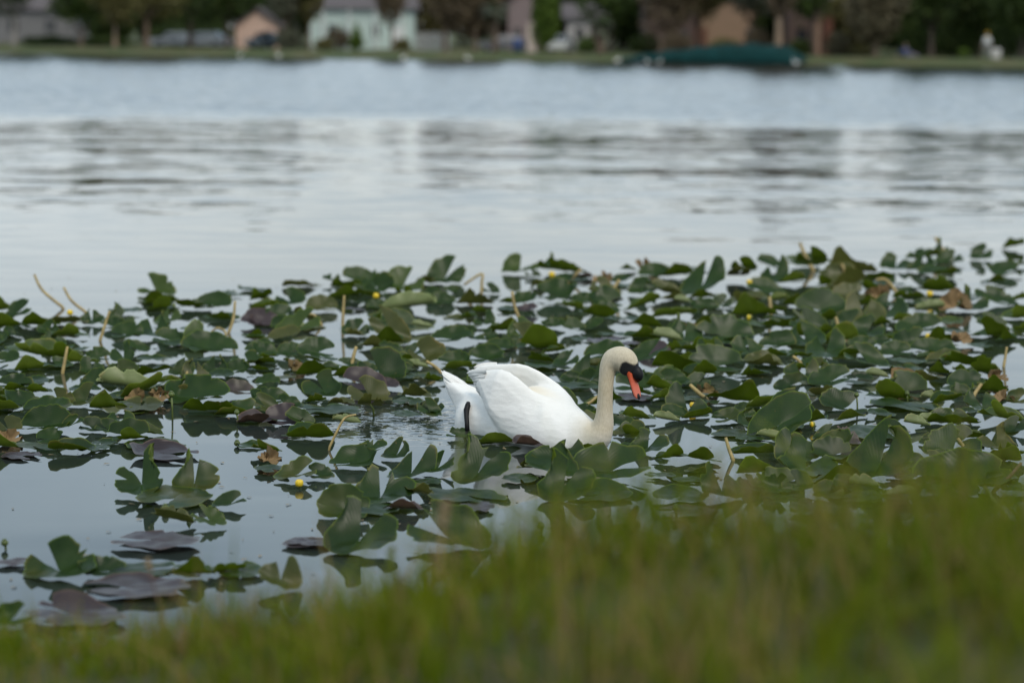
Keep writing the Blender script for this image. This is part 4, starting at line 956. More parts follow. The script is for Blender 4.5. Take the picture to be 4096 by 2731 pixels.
def leaf_cloud(blobs, n, size, rng, hollow=0.45):
    """small leaf sprays spread through several uneven lobes"""
    vol = np.array([b[3] * b[4] * b[5] for b in blobs]); pick = rng.choice(len(blobs), n, p=vol / vol.sum()); B = np.array(blobs)[pick]
    d = rng.normal(size=(n, 3)); d /= np.linalg.norm(d, axis=1)[:, None]; r = (hollow + (1 - hollow) * rng.random(n)) ** 0.6
    clump = 1 + 0.22 * np.sin(d[:, 0] * 7 + pick) * np.sin(d[:, 1] * 6 + 2 * pick) * np.sin(d[:, 2] * 8)
    C = B[:, :3] + d * (r * clump)[:, None] * B[:, 3:6]
    u = rng.normal(size=(n, 3)); u /= np.linalg.norm(u, axis=1)[:, None]; w = np.cross(u, rng.normal(size=(n, 3))); w /= np.linalg.norm(w, axis=1)[:, None]
    s = size * rng.uniform(0.6, 1.5, n)[:, None]
    V = np.stack([C - u * s, C + w * s * 0.5, C + u * s, C - w * s * 0.5], 1).reshape(-1, 3)
    return V, np.arange(4 * n).reshape(n, 4), np.repeat(rng.random(n), 4)
def branching(h, r, rng, limbs=5, lean=0.0, spread=1.0, top=1.35):
    m = MB(); tp = [np.array([0, 0, -0.3]), np.array([lean * 0.3, 0, h * 0.3]), np.array([lean * 0.7, 0.1, h * 0.7]), np.array([lean, 0.1, h])]
    m.tube([tp[0] + np.array([0, 0, 0]), tp[0] + np.array([0, 0, 0.5]), *tp[1:]], [r * 1.7, r * 1.15, r, r * .85, r * .7], 9)
    for i in range(limbs):
        a = i * 2 * math.pi / limbs + rng.uniform(-.4, .4); q = tp[-1]; L = h * rng.uniform(0.5, 0.8) * spread
        p1 = q + np.array([math.cos(a) * L * .5, math.sin(a) * L * .5, L * .5]); p2 = p1 + np.array([math.cos(a) * L * .4, math.sin(a) * L * .4, L * .7 * (top - .5)])
        m.tube([q - np.array([0, 0, .2]), p1, p2], [r * .5, r * .33, r * .12], 6)
    return m
def shore_x(px, Yd): return (px - 2048.0) / FPX * Yd
def tree(px, Yd, label, fol, bark, trunk_h, trunk_r, blobs, n=2600, size=0.22, lean=0.0, limbs=5, cat='tree', name='tree', group='trees on the far shore', seed=None):
    Yd = slant(px, Yd); x = shore_x(px, Yd); e = empty(name, (x, Yd, far_z(x, Yd)), label, cat, group); rng = np.random.default_rng(int(abs(px)) if seed is None else seed)
    branching(trunk_h, trunk_r, rng, limbs, lean).build('trunk', M_BARK[bark], e)
    V, Q, sh = leaf_cloud(blobs, n, size, rng); link(bpy.data.objects.new('crown', mesh_np('crown', V, Q, FOL[fol], False, attr={'shade': sh})), e); return e
def auto_blobs(base, top, rx, rng, k=7, ry=None):
    out = []; ry = ry or rx * 0.9
    for i in range(k):
        a = rng.uniform(0, 6.28); t = rng.random(); rr = rx * 0.55 * math.sqrt(rng.random()); s = rng.uniform(.38, .6)
        out.append((math.cos(a) * rr * 1.1, math.sin(a) * rr, base + (top - base) * (0.2 + 0.62 * t), rx * s * (1.15 - .4 * t), ry * s * (1.15 - .4 * t), (top - base) * s * .55))
    out.append((0, 0, base + (top - base) * .45, rx * .7, ry * .7, (top - base) * .42)); return out
def T(px, Yd, label, fol, bark, trunk_h, trunk_r, base, top, rx, n=2600, size=0.24, lean=0.0, **kw):
    rng = np.random.default_rng(int(abs(px) * 3 + Yd)); return tree(px, Yd, label, fol, bark, trunk_h, trunk_r, auto_blobs(base, top, rx, rng), n, size, lean, **kw)

T(60, 186, 'tree with leaning pale grey trunk at the left end of the far shore', 'dark', 'grey', 2.6, .20, 2.6, 11.5, 3.6)
T(325, 187, 'dark green tree with a trunk forked low in a V, left of two pale trunks', 'green', 'brown', 1.2, .16, 2.2, 10.5, 3.0, limbs=3)
T(460, 180, 'olive tree with a straight pale trunk standing at the water\'s edge', 'olive', 'pale', 1.9, .15, 1.75, 9.5, 2.6)
T(585, 184, 'olive brown tree with a thick brown trunk, right of the pale trunk', 'olive', 'brown', 2.2, .24, 2.1, 12.0, 3.6)
T(760, 196, 'dark spreading tree with reddish trunk above the white cars', 'dark', 'dark', 2.6, .25, 1.4, 11.5, 4.2)
T(905, 198, 'dark green tree left of the peach house', 'dark', 'dark', 2.4, .2, 1.9, 11.0, 2.6)
T(1140, 188, 'grey green tree partly hiding the peach house and the aqua house', 'grey', 'brown', 2.4, .14, 1.9, 10.0, 2.1, n=2400)
T(1560, 190, 'thin brown tree before the aqua house\'s right end', 'brown', 'brown', 2.6, .12, 2.3, 8.5, 1.5, n=1100)
T(1230, 189, 'thin olive tree before the aqua house\'s left end', 'olive', 'brown', 2.2, .12, 1.8, 8.0, 1.3, n=1000)
T(1770, 194, 'bare brown tree right of the aqua house', 'brown', 'brown', 2.2, .2, 1.7, 11.5, 3.3, n=2400)
T(1890, 198, 'brown thin-leaved tree left of the tall palm', 'brown', 'brown', 2.2, .18, 1.5, 10.5, 2.6, n=2200)
T(2425, 194, 'rich green tree spreading over the grey house', 'green', 'dark', 3.3, .2, 2.9, 11.5, 3.2)
T(2630, 190, 'drooping brown olive tree left of the tan house', 'brown', 'brown', 2.0, .16, 0.9, 10.5, 2.8)
T(2780, 196, 'olive brown tree over the tan house\'s left end', 'olive', 'brown', 2.8, .18, 2.5, 11.0, 2.9)
T(2985, 192, 'olive grey tree in front of the tan house', 'grey', 'brown', 2.6, .2, 2.9, 11.5, 3.0)
T(3095, 186, 'tree with a thick tan trunk behind the teal tarpaulin', 'brown', 'pale', 3.0, .3, 3.1, 12.0, 2.6)
T(3230, 192, 'green tree over the red brick porch', 'green', 'dark', 3.4, .2, 3.2, 11.5, 2.8)
T(3480, 184, 'broad tan flowering tree with low crown near the right end', 'tan', 'brown', 1.3, .2, 1.1, 7.4, 2.9, n=3400)
T(3700, 190, 'dense dark green tree right of the tan flowering tree', 'dark', 'dark', 2.2, .22, 1.7, 11.5, 3.2, n=3200)
T(3890, 196, 'black-green tree behind the white-shirted person', 'dark', 'dark', 2.4, .22, 1.2, 12.5, 3.2, n=3200)
T(4060, 189, 'dark green tree at the right end of the far shore', 'dark', 'dark', 2.2, .2, 1.7, 12.0, 2.8, n=3000)
T(2170, 188, 'bright lime green tree with a narrow pointed crown', 'lime', 'brown', 1.0, .12, 0.45, 6.2, 1.25, n=2200, size=.2)
# the wood behind the houses, each crown on its own trunk
bk = [(-120, 'olive'), (140, 'dark'), (400, 'olive'), (680, 'dark'), (1010, 'green'), (1330, 'dark'), (2010, 'brown'), (2230, 'green'), (2560, 'dark'), (2880, 'olive'), (3150, 'dark'), (3420, 'olive'), (3630, 'dark'), (3830, 'dark'), (4200, 'dark')]
nm_bk = ['left of the grey building', 'above the grey building', 'behind the two pale trunks', 'above the dark spreading tree', 'behind the peach house', 'behind the aqua house\'s roof', 'behind the tall palm', 'behind the lime tree', 'behind the drooping brown tree', 'behind the tan house', 'behind the red porch', 'behind the tan flowering tree', 'behind the dense dark tree', 'beyond the white-shirted person', 'past the right end of the shore']
for (px, fo), nm_ in zip(bk, nm_bk):
    rngb = np.random.default_rng(abs(px) + 900); hh = {1330: 9.0, 2010: 9.5, 3420: 8.0}.get(px, rngb.uniform(11, 14.5))
    T(px, rngb.uniform(224, 236), 'tall %s tree of the wood %s' % ({'dark': 'dark green', 'olive': 'olive', 'green': 'green', 'brown': 'brown'}[fo], nm_), fo, 'dark', 3, .25, 0.5, hh, rngb.uniform(4.2, 5.4), n=3600, size=.40)

for px, Yd, fo, lab in ((1000, 216, 'dark', 'dark tree with low crown just behind the peach house'), (1700, 214, 'olive', 'olive tree with low crown behind the white picket fence'), (1860, 215, 'brown', 'brown tree with low crown between fence and tall palm'), (2200, 218, 'dark', 'dark tree with low crown behind the mauve house'),
                         (2480, 214, 'dark', 'dark tree with low crown between grey and brown houses'), (3050, 214, 'dark', 'dark tree with low crown between tan and dark houses'), (3400, 208, 'olive', 'olive tree with low crown right of the red porch'), (3580, 206, 'dark', 'dark tree with low crown behind the flowering tree'),
                         (835, 213, 'dark', 'dark tree with low crown left behind the peach house'), (1165, 214, 'dark', 'dark tree with low crown between peach and aqua houses'), (2010, 214, 'brown', 'brown tree with low crown left of the mauve house'), (2330, 217, 'dark', 'dark tree with low crown behind the small grey house'),
                         (600, 214, 'dark', 'dark tree with low crown behind the white cars'), (420, 210, 'dark', 'dark tree with low crown right of the grey building'), (3760, 206, 'dark', 'dark tree with low crown behind the dense dark tree'), (3960, 204, 'dark', 'dark tree with low crown at the right end'), (4150, 206, 'dark', 'dark tree with low crown past the right end')):
    T(px, Yd, lab, fo, 'dark', 1.2, .16, 0.2, 6.5, 3.0, n=2600, size=.3)
def bush(px, Yd, label, fol, rx, h, n=900, size=.13, shape=None, z0=0.0):
    Yd = slant(px, Yd); x = shore_x(px, Yd); e = empty('bush', (x, Yd, far_z(x, Yd)), label, 'bush', 'bushes on the far shore'); rng = np.random.default_rng(int(px) + 5)
    bl = shape or [(0, 0, h * .45, rx * .8, rx * .8, h * .5), (rx * .35, .1, h * .4, rx * .6, rx * .6, h * .42), (-rx * .4, -.1, h * .38, rx * .55, rx * .6, h * .4)]
    V, Q, sh = leaf_cloud(bl, n, size, rng, .3); link(bpy.data.objects.new('foliage', mesh_np('foliage', V, Q, FOL[fol], False, attr={'shade': sh})), e)
    m = MB(); 
    for i in range(4): a = i * 1.6; m.tube([(0, 0, -.1), (math.cos(a) * rx * .3, math.sin(a) * rx * .3, h * .5)], [.04, .015], 5)
    m.build('stems', M_BARK['dark'], e); return e
bush(1345, 190, 'brown rounded bush in front of the aqua house', 'brown', 1.15, 2.0)
bush(1418, 189, 'bright green cone-shaped bush beside the brown bush', 'lime', .65, 2.2, shape=[(0, 0, .6, .62, .6, .65), (0, 0, 1.2, .42, .42, .6), (0, 0, 1.75, .22, .22, .45)])
bush(1040, 199, 'low dark hedge bush beneath the peach house', 'dark', 1.3, .9)
bush(700, 207, 'wide dark bush behind the white cars, left part', 'dark', 2.6, 2.6, 1500)
bush(860, 207, 'wide dark bush behind the white cars, right part', 'dark', 2.6, 2.6, 1500)
bush(200, 190, 'low dark green hedge below the grey building', 'dark', 2.8, 1.0, 1500)
bush(420, 193, 'low dark green hedge behind the two pale trunks', 'dark', 2.4, 1.1, 1400)
bush(3380, 188, 'low olive hedge left of the tan flowering tree', 'olive', 2.0, .9, 1200)
bush(3650, 193, 'dark round bush with yellowish rim behind the seated person', 'green', 1.6, 2.9, 1500)
bush(3800, 195, 'dark bush behind the yellow shrub near the person', 'dark', 2.0, 2.4, 1500)
bush(3830, 185.5, 'small yellow shrub left of the white-shirted person', 'lime', .45, .7, 500)
bush(1150, 187, 'grey-green loose bush before the peach house\'s right side', 'grey', 1.2, 1.9, 900)
bush(1290, 187.5, 'low olive bush at the aqua house\'s left corner', 'olive', .9, 1.0, 600)
bush(1600, 189, 'low olive bush at the aqua house\'s right corner', 'olive', .8, 1.1, 600)
bush(2330, 188, 'dark bush between lime tree and short palm', 'green', .9, 1.3, 700)
bush(2690, 184.5, 'brown olive bush before the brown timber house', 'brown', 1.3, 1.9, 900)
bush(2880, 186, 'low olive bush before the tan house', 'olive', 1.5, 1.3, 900)
bush(3010, 187, 'brown bush at the tan house\'s right corner', 'brown', 1.1, 2.3, 900)
bush(3180, 186, 'dark bush before the dark house', 'dark', 1.0, 1.4, 700)
bush(3330, 186.5, 'tan loose bush right of the red brick pillar', 'tan', 1.0, 2.0, 800)
bush(4020, 192, 'dark bush at the right end behind the lawn', 'dark', 2.4, 3.2, 1500)
bush(2560, 198, 'black-green bush beside the grey house', 'dark', 1.4, 2.0, 1000)

def palm(px, Yd, label, h, r, L, nf=26):
    Yd = slant(px, Yd); x = shore_x(px, Yd); e = empty('palm_tree', (x, Yd, far_z(x, Yd)), label, 'palm tree', 'palms on the far shore'); m = MB()
    m.tube([(0, 0, -.3), (.02, 0, h * .3), (.05, 0, h * .7), (.04, 0, h)], [r * 1.25, r, r * .95, r * 1.1], 10)
    for i in range(int(h / .16)): m.tube([(.03, 0, i * .16), (.03, 0, i * .16 + .05)], [r * 1.1, r * 1.04], 10)
    m.build('trunk', M_BARK['brown'], e); rng = np.random.default_rng(int(px))
    for i in range(nf):
        a = rng.uniform(0, 6.28); el = rng.uniform(-.5, 1.2); Vf = []; F = []; n = 8
        d = np.array([math.cos(a), math.sin(a), 0]); sd_ = np.array([-math.sin(a), math.cos(a), 0]); p = np.array([.04, 0, h]); ang = el
        for j in range(n):
            w = L * .17 * math.sin(math.pi * min(1, (j + .6) / n)) + .01; Vf += [p - sd_ * w - np.array([0, 0, w * .5]), p + np.array([0, 0, .01]), p + sd_ * w - np.array([0, 0, w * .5])]
            p = p + L / n * (d * math.cos(ang) + np.array([0, 0, math.sin(ang)])); ang -= .24
        for j in range(n - 1): F += [(j * 3, j * 3 + 1, j * 3 + 4, j * 3 + 3), (j * 3 + 1, j * 3 + 2, j * 3 + 5, j * 3 + 4)]
        fr = MB(); fr.add(np.array(Vf), F); fr.build('frond', FOL['grey'] if el < .9 else FOL['green'], e)
palm(2387, 181, 'short thick-trunked palm with a round grey-green head at the water\'s edge', 2.0, .30, 1.35)
palm(1968, 182, 'tall slim palm with an olive head left of the blue bin', 3.2, .2, 1.6, 30)

M_GLASS = NT('window_glass'); M_GLASS.p.inputs['Base Color'].default_value = (0.02, 0.025, 0.03, 1); M_GLASS.p.inputs['Roughness'].default_value = 0.08; M_GLASS = M_GLASS.m
M_WHITE = plain('paint_white', (0.72, 0.72, 0.70), 0.6, 0.08, 3)
M_ROOF = plain('roof_shingle', (0.10, 0.085, 0.085), 0.9, 0.3, 4, 0.02)
def house(px0, px1, Yd, wall_h, depth, label, wall, roof='gable_side', roof_h=1.6, roofmat=None, z=None, windows=(), door=None, posts=0, siding=False, group=None):
    Yd = slant((px0 + px1) / 2, Yd); x0, x1 = shore_x(px0, Yd), shore_x(px1, Yd); cx = (x0 + x1) / 2; W = x1 - x0; gz = far_z(cx, Yd) if z is None else z
    e = empty('house', (cx, Yd, gz), label, 'house', group)
    m = MB(); m.box((0, depth / 2, wall_h / 2 - .2), (W, depth, wall_h + .4)); m.build('wall', wall, e, False)
    if roof == 'gable_side':       # ridge along the front
        r = MB(); o = .45; V = [(-W / 2 - o, -o, wall_h - .06), (W / 2 + o, -o, wall_h - .06), (W / 2 + o, depth / 2, wall_h + roof_h), (-W / 2 - o, depth / 2, wall_h + roof_h), (-W / 2 - o, depth + o, wall_h - .06), (W / 2 + o, depth + o, wall_h - .06)]
        r.add(V, [(0, 1, 2, 3), (3, 2, 5, 4), (0, 3, 4), (1, 5, 2), (0, 4, 5, 1)]); r.build('roof', roofmat or M_ROOF, e, False)
    else:                          # gable towards the lake
        g_ = MB(); g_.add([(-W / 2, 0.01, wall_h), (W / 2, 0.01, wall_h), (0, 0.01, wall_h + roof_h - .06), (-W / 2, depth - .01, wall_h), (W / 2, depth - .01, wall_h), (0, depth - .01, wall_h + roof_h - .06)], [(0, 1, 2), (3, 5, 4), (0, 2, 5, 3), (1, 4, 5, 2)]); g_.build('gable', wall, e, False)
        r = MB(); o = .35
        for s_ in (-1, 1):
            V = [(s_ * (W / 2 + o), -o, wall_h - roof_h * o / (W / 2) + .04), (0, -o, wall_h + roof_h + .05), (0, depth + o, wall_h + roof_h + .05), (s_ * (W / 2 + o), depth + o, wall_h - roof_h * o / (W / 2) + .04)]
            V += [(a, b, c + .14) for a, b, c in V]; r.add(V, [(0, 1, 2, 3), (4, 7, 6, 5), (0, 4, 5, 1), (1, 5, 6, 2), (2, 6, 7, 3), (3, 7, 4, 0)])
        r.build('roof', roofmat or M_ROOF, e, False)
    for wx, wz, ww, wh in windows:
        f = MB()
        for c, d_ in (((0, wh / 2 + .04), (ww + .16, .08)), ((0, -wh / 2 - .04), (ww + .16, .08)), ((-ww / 2 - .04, 0), (.08, wh)), ((ww / 2 + .04, 0), (.08, wh)), ((0, 0), (.05, wh))): f.box((wx + c[0], -.03, wz + c[1]), (d_[0], .09, d_[1]))
        fo = f.build('window', wall, e, False); p = MB(); p.box((wx, -.006, wz), (ww, .02, wh)); p.build('pane', M_GLASS, fo, False)
    if door:
        d_ = MB(); d_.box((door[0], -.03, 1.02), (.95, .08, 2.04)); do = d_.build('door', door[1], e, False); h_ = MB(); h_.ball((door[0] + .38, -.09, 1.0), .04); h_.build('handle', M_GLASS, do)
    for i in range(posts):
        p = MB(); p.box((-W / 2 + (i + .5) * W / posts, -.30, wall_h / 2 - .1), (.14, .14, wall_h + .2)); p.build('post', M_WHITE, e, False)
    if siding:
        for i in range(int(W / .55)):
            p = MB(); p.box((-W / 2 + .3 + i * .55, -.012, wall_h / 2), (.06, .03, wall_h - .05)); p.build('batten', wall, e, False)
    return e
W_AQUA = plain('wall_aqua', (0.47, 0.56, 0.52), 0.8, 0.08, 2); W_PEACH = plain('wall_peach', (0.60, 0.42, 0.33), 0.8, 0.08, 2); W_GREY = plain('wall_grey', (0.16, 0.155, 0.155), 0.85, 0.12, 2)
W_TAN = plain('wall_tan', (0.26, 0.17, 0.11), 0.85, 0.12, 2); W_BRICK = plain('wall_brick_red', (0.13, 0.05, 0.03), 0.85, 0.2, 6); W_PALE = plain('wall_pale_grey', (0.40, 0.38, 0.37), 0.8, 0.1, 2); W_DARK = plain('wall_dark_brown', (0.085, 0.055, 0.045), 0.85, 0.2, 3)
house(1235, 1648, 208, 3.6, 9, 'pale aqua house with white posts and a dark roof', W_AQUA, 'gable_side', 1.9, windows=[(-2.6, 1.7, .7, 1.0), (1.2, 1.7, .7, 1.0)], door=(3.2, M_WHITE), posts=4, siding=True)
house(940, 1110, 206, 2.1, 8, 'peach house with a low gable facing the water', W_PEACH, 'gable_front', 1.4, windows=[(.9, 1.2, .7, .9)])
house(-60, 300, 212, 3.1, 8, 'dark grey building behind trees at the left end', W_GREY, 'gable_side', 1.8, windows=[(-1.5, 1.6, 1.0, 1.0), (2.0, 1.6, 1.0, 1.0)])
house(2020, 2150, 209, 4.2, 7, 'mauve grey house with a pale pillar, left of the lime tree', plain('wall_mauve', (0.22, 0.17, 0.165), .85, .1, 2), 'gable_front', 1.1, windows=[(-.6, 1.5, .6, .9)])
house(2255, 2400, 210, 2.7, 7, 'small pale grey house behind the short palm', W_PALE, 'gable_side', 1.3, windows=[(-.5, 1.4, .7, 1.0)], door=(.9, W_DARK))
house(2560, 2760, 206, 4.6, 8, 'brown timber house under the drooping brown tree', W_DARK, 'gable_side', 1.6, windows=[(1.2, 1.5, .6, 1.0)])
house(2775, 2990, 209, 4.6, 8, 'tan house with a lit wall above the teal tarpaulin', W_TAN, 'gable_side', 1.7, windows=[(2.0, 1.5, .6, 1.0)], door=(-2.0, W_BRICK))
house(3130, 3330, 208, 4.6, 8, 'dark house with a red brick porch and tan posts', W_DARK, 'gable_side', 1.7, windows=[(-.9, 1.5, .9, 1.2)])
def pillar(px, Yd, w, h, mat, label, cat='pillar'):
    Yd = slant(px, Yd); x = shore_x(px, Yd); e = empty('pillar', (x, Yd, far_z(x, Yd)), label, cat); m = MB(); m.box((0, 0, h / 2), (w, w, h)); m.build('shaft', mat, e, False); m = MB(); m.box((0, 0, h + .06), (w * 1.25, w * 1.25, .12)); m.build('capital', mat, e, False); m = MB(); m.box((0, 0, .08), (w * 1.2, w * 1.2, .2)); m.build('base', mat, e, False)
pillar(3245, 204, .6, 2.7, plain('post_tan', (0.24, 0.15, 0.10), .8, .1, 3), 'tan square pillar of the red brick porch')
pillar(3290, 205, .6, 3.0, W_BRICK, 'red brick pillar right of the tan pillar')
pillar(2112, 203, .7, 2.3, plain('post_cream', (0.50, 0.42, 0.36), .8, .1, 3), 'pale cream pillar left of the lime tree')

def fence(px0, px1, Yd, h, label, n, mat):
    Yd = slant((px0 + px1) / 2, Yd); x0, x1 = shore_x(px0, Yd), shore_x(px1, Yd); e = empty('picket_fence', ((x0 + x1) / 2, Yd, far_z((x0 + x1) / 2, Yd)), label, 'fence'); W = x1 - x0
    for i in range(n): p = MB(); p.box((-W / 2 + (i + .5) * W / n, 0, h / 2), (W / n * .55, .04, h)); p.build('picket', mat, e, False)
    for z_ in (.3, h * .75): p = MB(); p.box((0, .045, z_), (W, .04, .09)); p.build('rail', mat, e, False)
fence(1655, 1790, 203, 1.55, 'white picket fence right of the aqua house', 12, plain('fence_white', (0.55, 0.54, 0.51), .7, .1, 4))

def tarp():
    Yd = slant(2850, 177.6); x0, x1 = shore_x(2480, Yd), shore_x(3215, Yd); n, m_ = 60, 12; V = []
    e = empty('tarpaulin', ((x0 + x1) / 2, Yd, 0.12), 'long teal tarpaulin draped over a mound at the water\'s edge', 'tarpaulin', rz=-math.atan(SLANT))
    for i in range(n + 1):
        s_ = i / n; x = -(x1 - x0) / 2 + (x1 - x0) * s_; hh = np.interp(s_, [0, .2, .5, .7, .9, 1], [.3, .7, 1.2, 1.35, 1.15, .15])
        for j in range(m_ + 1):
            t = j / m_; a = t * math.pi; V.append((x, -math.cos(a) * 2.2 * (1 - .1 * math.sin(3 * s_)), max(0.02, math.sin(a) ** .7 * hh + .05 * math.sin(x * 3 + j) * math.sin(a) + .03 * math.sin(x * 11) * math.sin(a))))
    Q = [(i * (m_ + 1) + j, (i + 1) * (m_ + 1) + j, (i + 1) * (m_ + 1) + j + 1, i * (m_ + 1) + j + 1) for i in range(n) for j in range(m_)]
    k = NT('tarp_teal'); g = k.n('TexCoord'); nz = k.noise(g.outputs['Object'], 1.5, 4); k.l(k.mix(k.ramp(nz.outputs['Fac'], .3, .7), (0.003, 0.022, 0.020), (0.005, 0.038, 0.038)), k.p.inputs['Base Color']); k.p.inputs['Roughness'].default_value = .9; k.p.inputs['Specular IOR Level'].default_value = .15; k.bump(nz.outputs['Fac'], .5, .05)
    link(bpy.data.objects.new('sheet', mesh_np('sheet', np.array(V), np.array(Q), k.m)), e)
tarp()

def paint(name, col): 
    k = NT(name); k.p.inputs['Base Color'].default_value = (*col, 1); k.p.inputs['Roughness'].default_value = .3; k.p.inputs['Coat Weight'].default_value = .4; return k.m
M_TYRE = plain('tyre_black', (0.018, 0.018, 0.018), .9, .1, 5); M_RIM = plain('rim_grey', (0.35, 0.35, 0.36), .4, .1, 5, 0, .6)
M_LAMP = NT('lamp_glass'); M_LAMP.p.inputs['Base Color'].default_value = (.6, .6, .58, 1); M_LAMP.p.inputs['Roughness'].default_value = .1; M_LAMP = M_LAMP.m
M_RED = plain('lamp_red', (0.35, .02, .02), .3, .1, 5)
def car(px, Yd, label, mat, rz, L=4.3, Wd=1.75, Ht=1.45):
    Yd = slant(px, Yd); x = shore_x(px, Yd); e = empty('parked_car', (x, Yd, far_z(x, Yd)), label, 'car', 'cars parked on the far shore', rz)
    prof = [(-L / 2, .35), (-L / 2, .75), (-L / 2 + .1, .88), (-L * .27, .95), (-L * .12, Ht), (L * .22, Ht), (L * .38, .98), (L / 2 - .05, .9), (L / 2, .7), (L / 2, .35)]
    V = []; 
    for s_ in (-1, 1):
        for (a, b) in prof: V.append((a, s_ * Wd / 2 * (1 if b < 1.0 else .82), b))
    n = len(prof); F = [tuple(range(n)), tuple(range(2 * n - 1, n - 1, -1))] + [(i, n + i, n + (i + 1) % n, (i + 1) % n) for i in range(n)]
    b = MB(); b.add(V, F); bo = b.build('body', mat, e, False)
    w_ = MB(); 
    for s_ in (-1, 1):
        w_ = MB(); y = s_ * (Wd / 2 * .91 + .012); t_ = .09
        w_.add([(-L * .215, s_ * (Wd / 2 * .98 + .008), 1.0), (L * .32, s_ * (Wd / 2 * .98 + .008), 1.0), (L * .2, s_ * (Wd / 2 * .835 + .008), Ht - .09), (-L * .115, s_ * (Wd / 2 * .835 + .008), Ht - .09)], [(0, 1, 2, 3)]); w_.build('side_window', M_GLASS, e, False)
        d_ = MB(); d_.box((0, s_ * (Wd / 2 + .006), .68), (L * .42, .012, .5)); d_.build('door', mat, e, False)
    w_ = MB(); w_.add([(-L * .262, -Wd * .44, .985), (-L * .262, Wd * .44, .985), (-L * .132, Wd * .40, Ht - .05), (-L * .132, -Wd * .40, Ht - .05)], [(0, 1, 2, 3)]); w_.v[0][:, 0] -= .02; w_.build('windscreen', M_GLASS, e, False)
    w_ = MB(); w_.add([(L * .375, -Wd * .44, 1.0), (L * .375, Wd * .44, 1.0), (L * .235, Wd * .40, Ht - .05), (L * .235, -Wd * .40, Ht - .05)], [(0, 1, 2, 3)]); w_.v[0][:, 0] += .02; w_.build('rear_window', M_GLASS, e, False)
    for sx in (-1, 1):
        for sy in (-1, 1):
            t = MB(); t.tube([(sx * L * .31, sy * (Wd / 2 - .2), .32), (sx * L * .31, sy * (Wd / 2 + .02), .32)], [.32, .32], 16); to = t.build('wheel', M_TYRE, e, False); r = MB(); r.tube([(sx * L * .31, sy * (Wd / 2 + .0), .32), (sx * L * .31, sy * (Wd / 2 + .035), .32)], [.2, .17], 12); r.build('rim', M_RIM, to, False)
    for sy in (-1, 1):
        l_ = MB(); l_.ball((-L / 2, sy * Wd * .36, .72), (.05, .16, .09), 10, 6); l_.build('headlight', M_LAMP, e); l_ = MB(); l_.ball((L / 2, sy * Wd * .38, .78), (.05, .13, .09), 10, 6); l_.build('tail_light', M_RED, e)
car(1070, 194.5, 'dark blue-green car parked by the peach house', paint('paint_navy', (.012, .03, .045)), R(60))
car(692, 202, 'silver white car under the dark spreading tree, left of two', paint('paint_silver', (.42, .43, .44)), R(15))
car(822, 201, 'white car under the dark spreading tree, right of two', paint('paint_pearl', (.50, .50, .50)), R(-20))
car(2010, 203, 'grey car behind the tall slim palm', paint('paint_grey', (.13, .13, .14)), R(10))
car(2225, 194, 'pale car at the foot of the lime tree', paint('paint_pale', (.5, .5, .48)), R(80))
def bin_(px, Yd):
    Yd = slant(px, Yd); x = shore_x(px, Yd); e = empty('wheelie_bin', (x, Yd, far_z(x, Yd)), 'round blue bin beside the pale cream pillar', 'bin'); m = MB(); mb = plain('bin_blue', (0.03, .06, .17), .5, .1, 4)
    m.tube([(0, 0, .05), (0, 0, .6), (0, 0, 1.05)], [.30, .38, .42], 14); m.build('tub', mb, e); m = MB(); m.ball((0, 0, 1.07), (.44, .44, .12), 14, 8); m.build('lid', mb, e)
bin_(2058, 196)

# --- the two people on the far lawn
SKIN = plain('skin', (0.42, 0.26, 0.18), .6, .08, 20)
def skin_body(name, joints, edges, mat, parent, root=0, sub=1):
    me = bpy.data.meshes.new(name); me.from_pydata([tuple(j[0]) for j in joints], edges, []); o = link(bpy.data.objects.new(name, me), parent)
    md = o.modifiers.new('skin', 'SKIN'); md.use_smooth_shade = True; ly = me.skin_vertices[0] if me.skin_vertices else None
    if ly is None:
        bm_ = None
    for i, j in enumerate(joints):
        r_ = j[1]; ly.data[i].radius = (r_, r_) if np.isscalar(r_) else r_; ly.data[i].use_root = (i == root)
    s_ = o.modifiers.new('sub', 'SUBSURF'); s_.levels = sub; s_.render_levels = sub; me.materials.append(mat); return o
def loft(parent, name, mat, rings, seg=14):
    m = MB(); V = []
    for (c, rx, ry) in rings:
        for j in range(seg): a = 2 * math.pi * j / seg; V.append((c[0] + rx * math.cos(a), c[1] + ry * math.sin(a), c[2]))
    n = len(rings); F = [(i * seg + j, i * seg + (j + 1) % seg, (i + 1) * seg + (j + 1) % seg, (i + 1) * seg + j) for i in range(n - 1) for j in range(seg)] + [tuple(range(seg))[::-1], tuple(range((n - 1) * seg, n * seg))]
    m.add(V, F); return m.build(name, mat, parent)
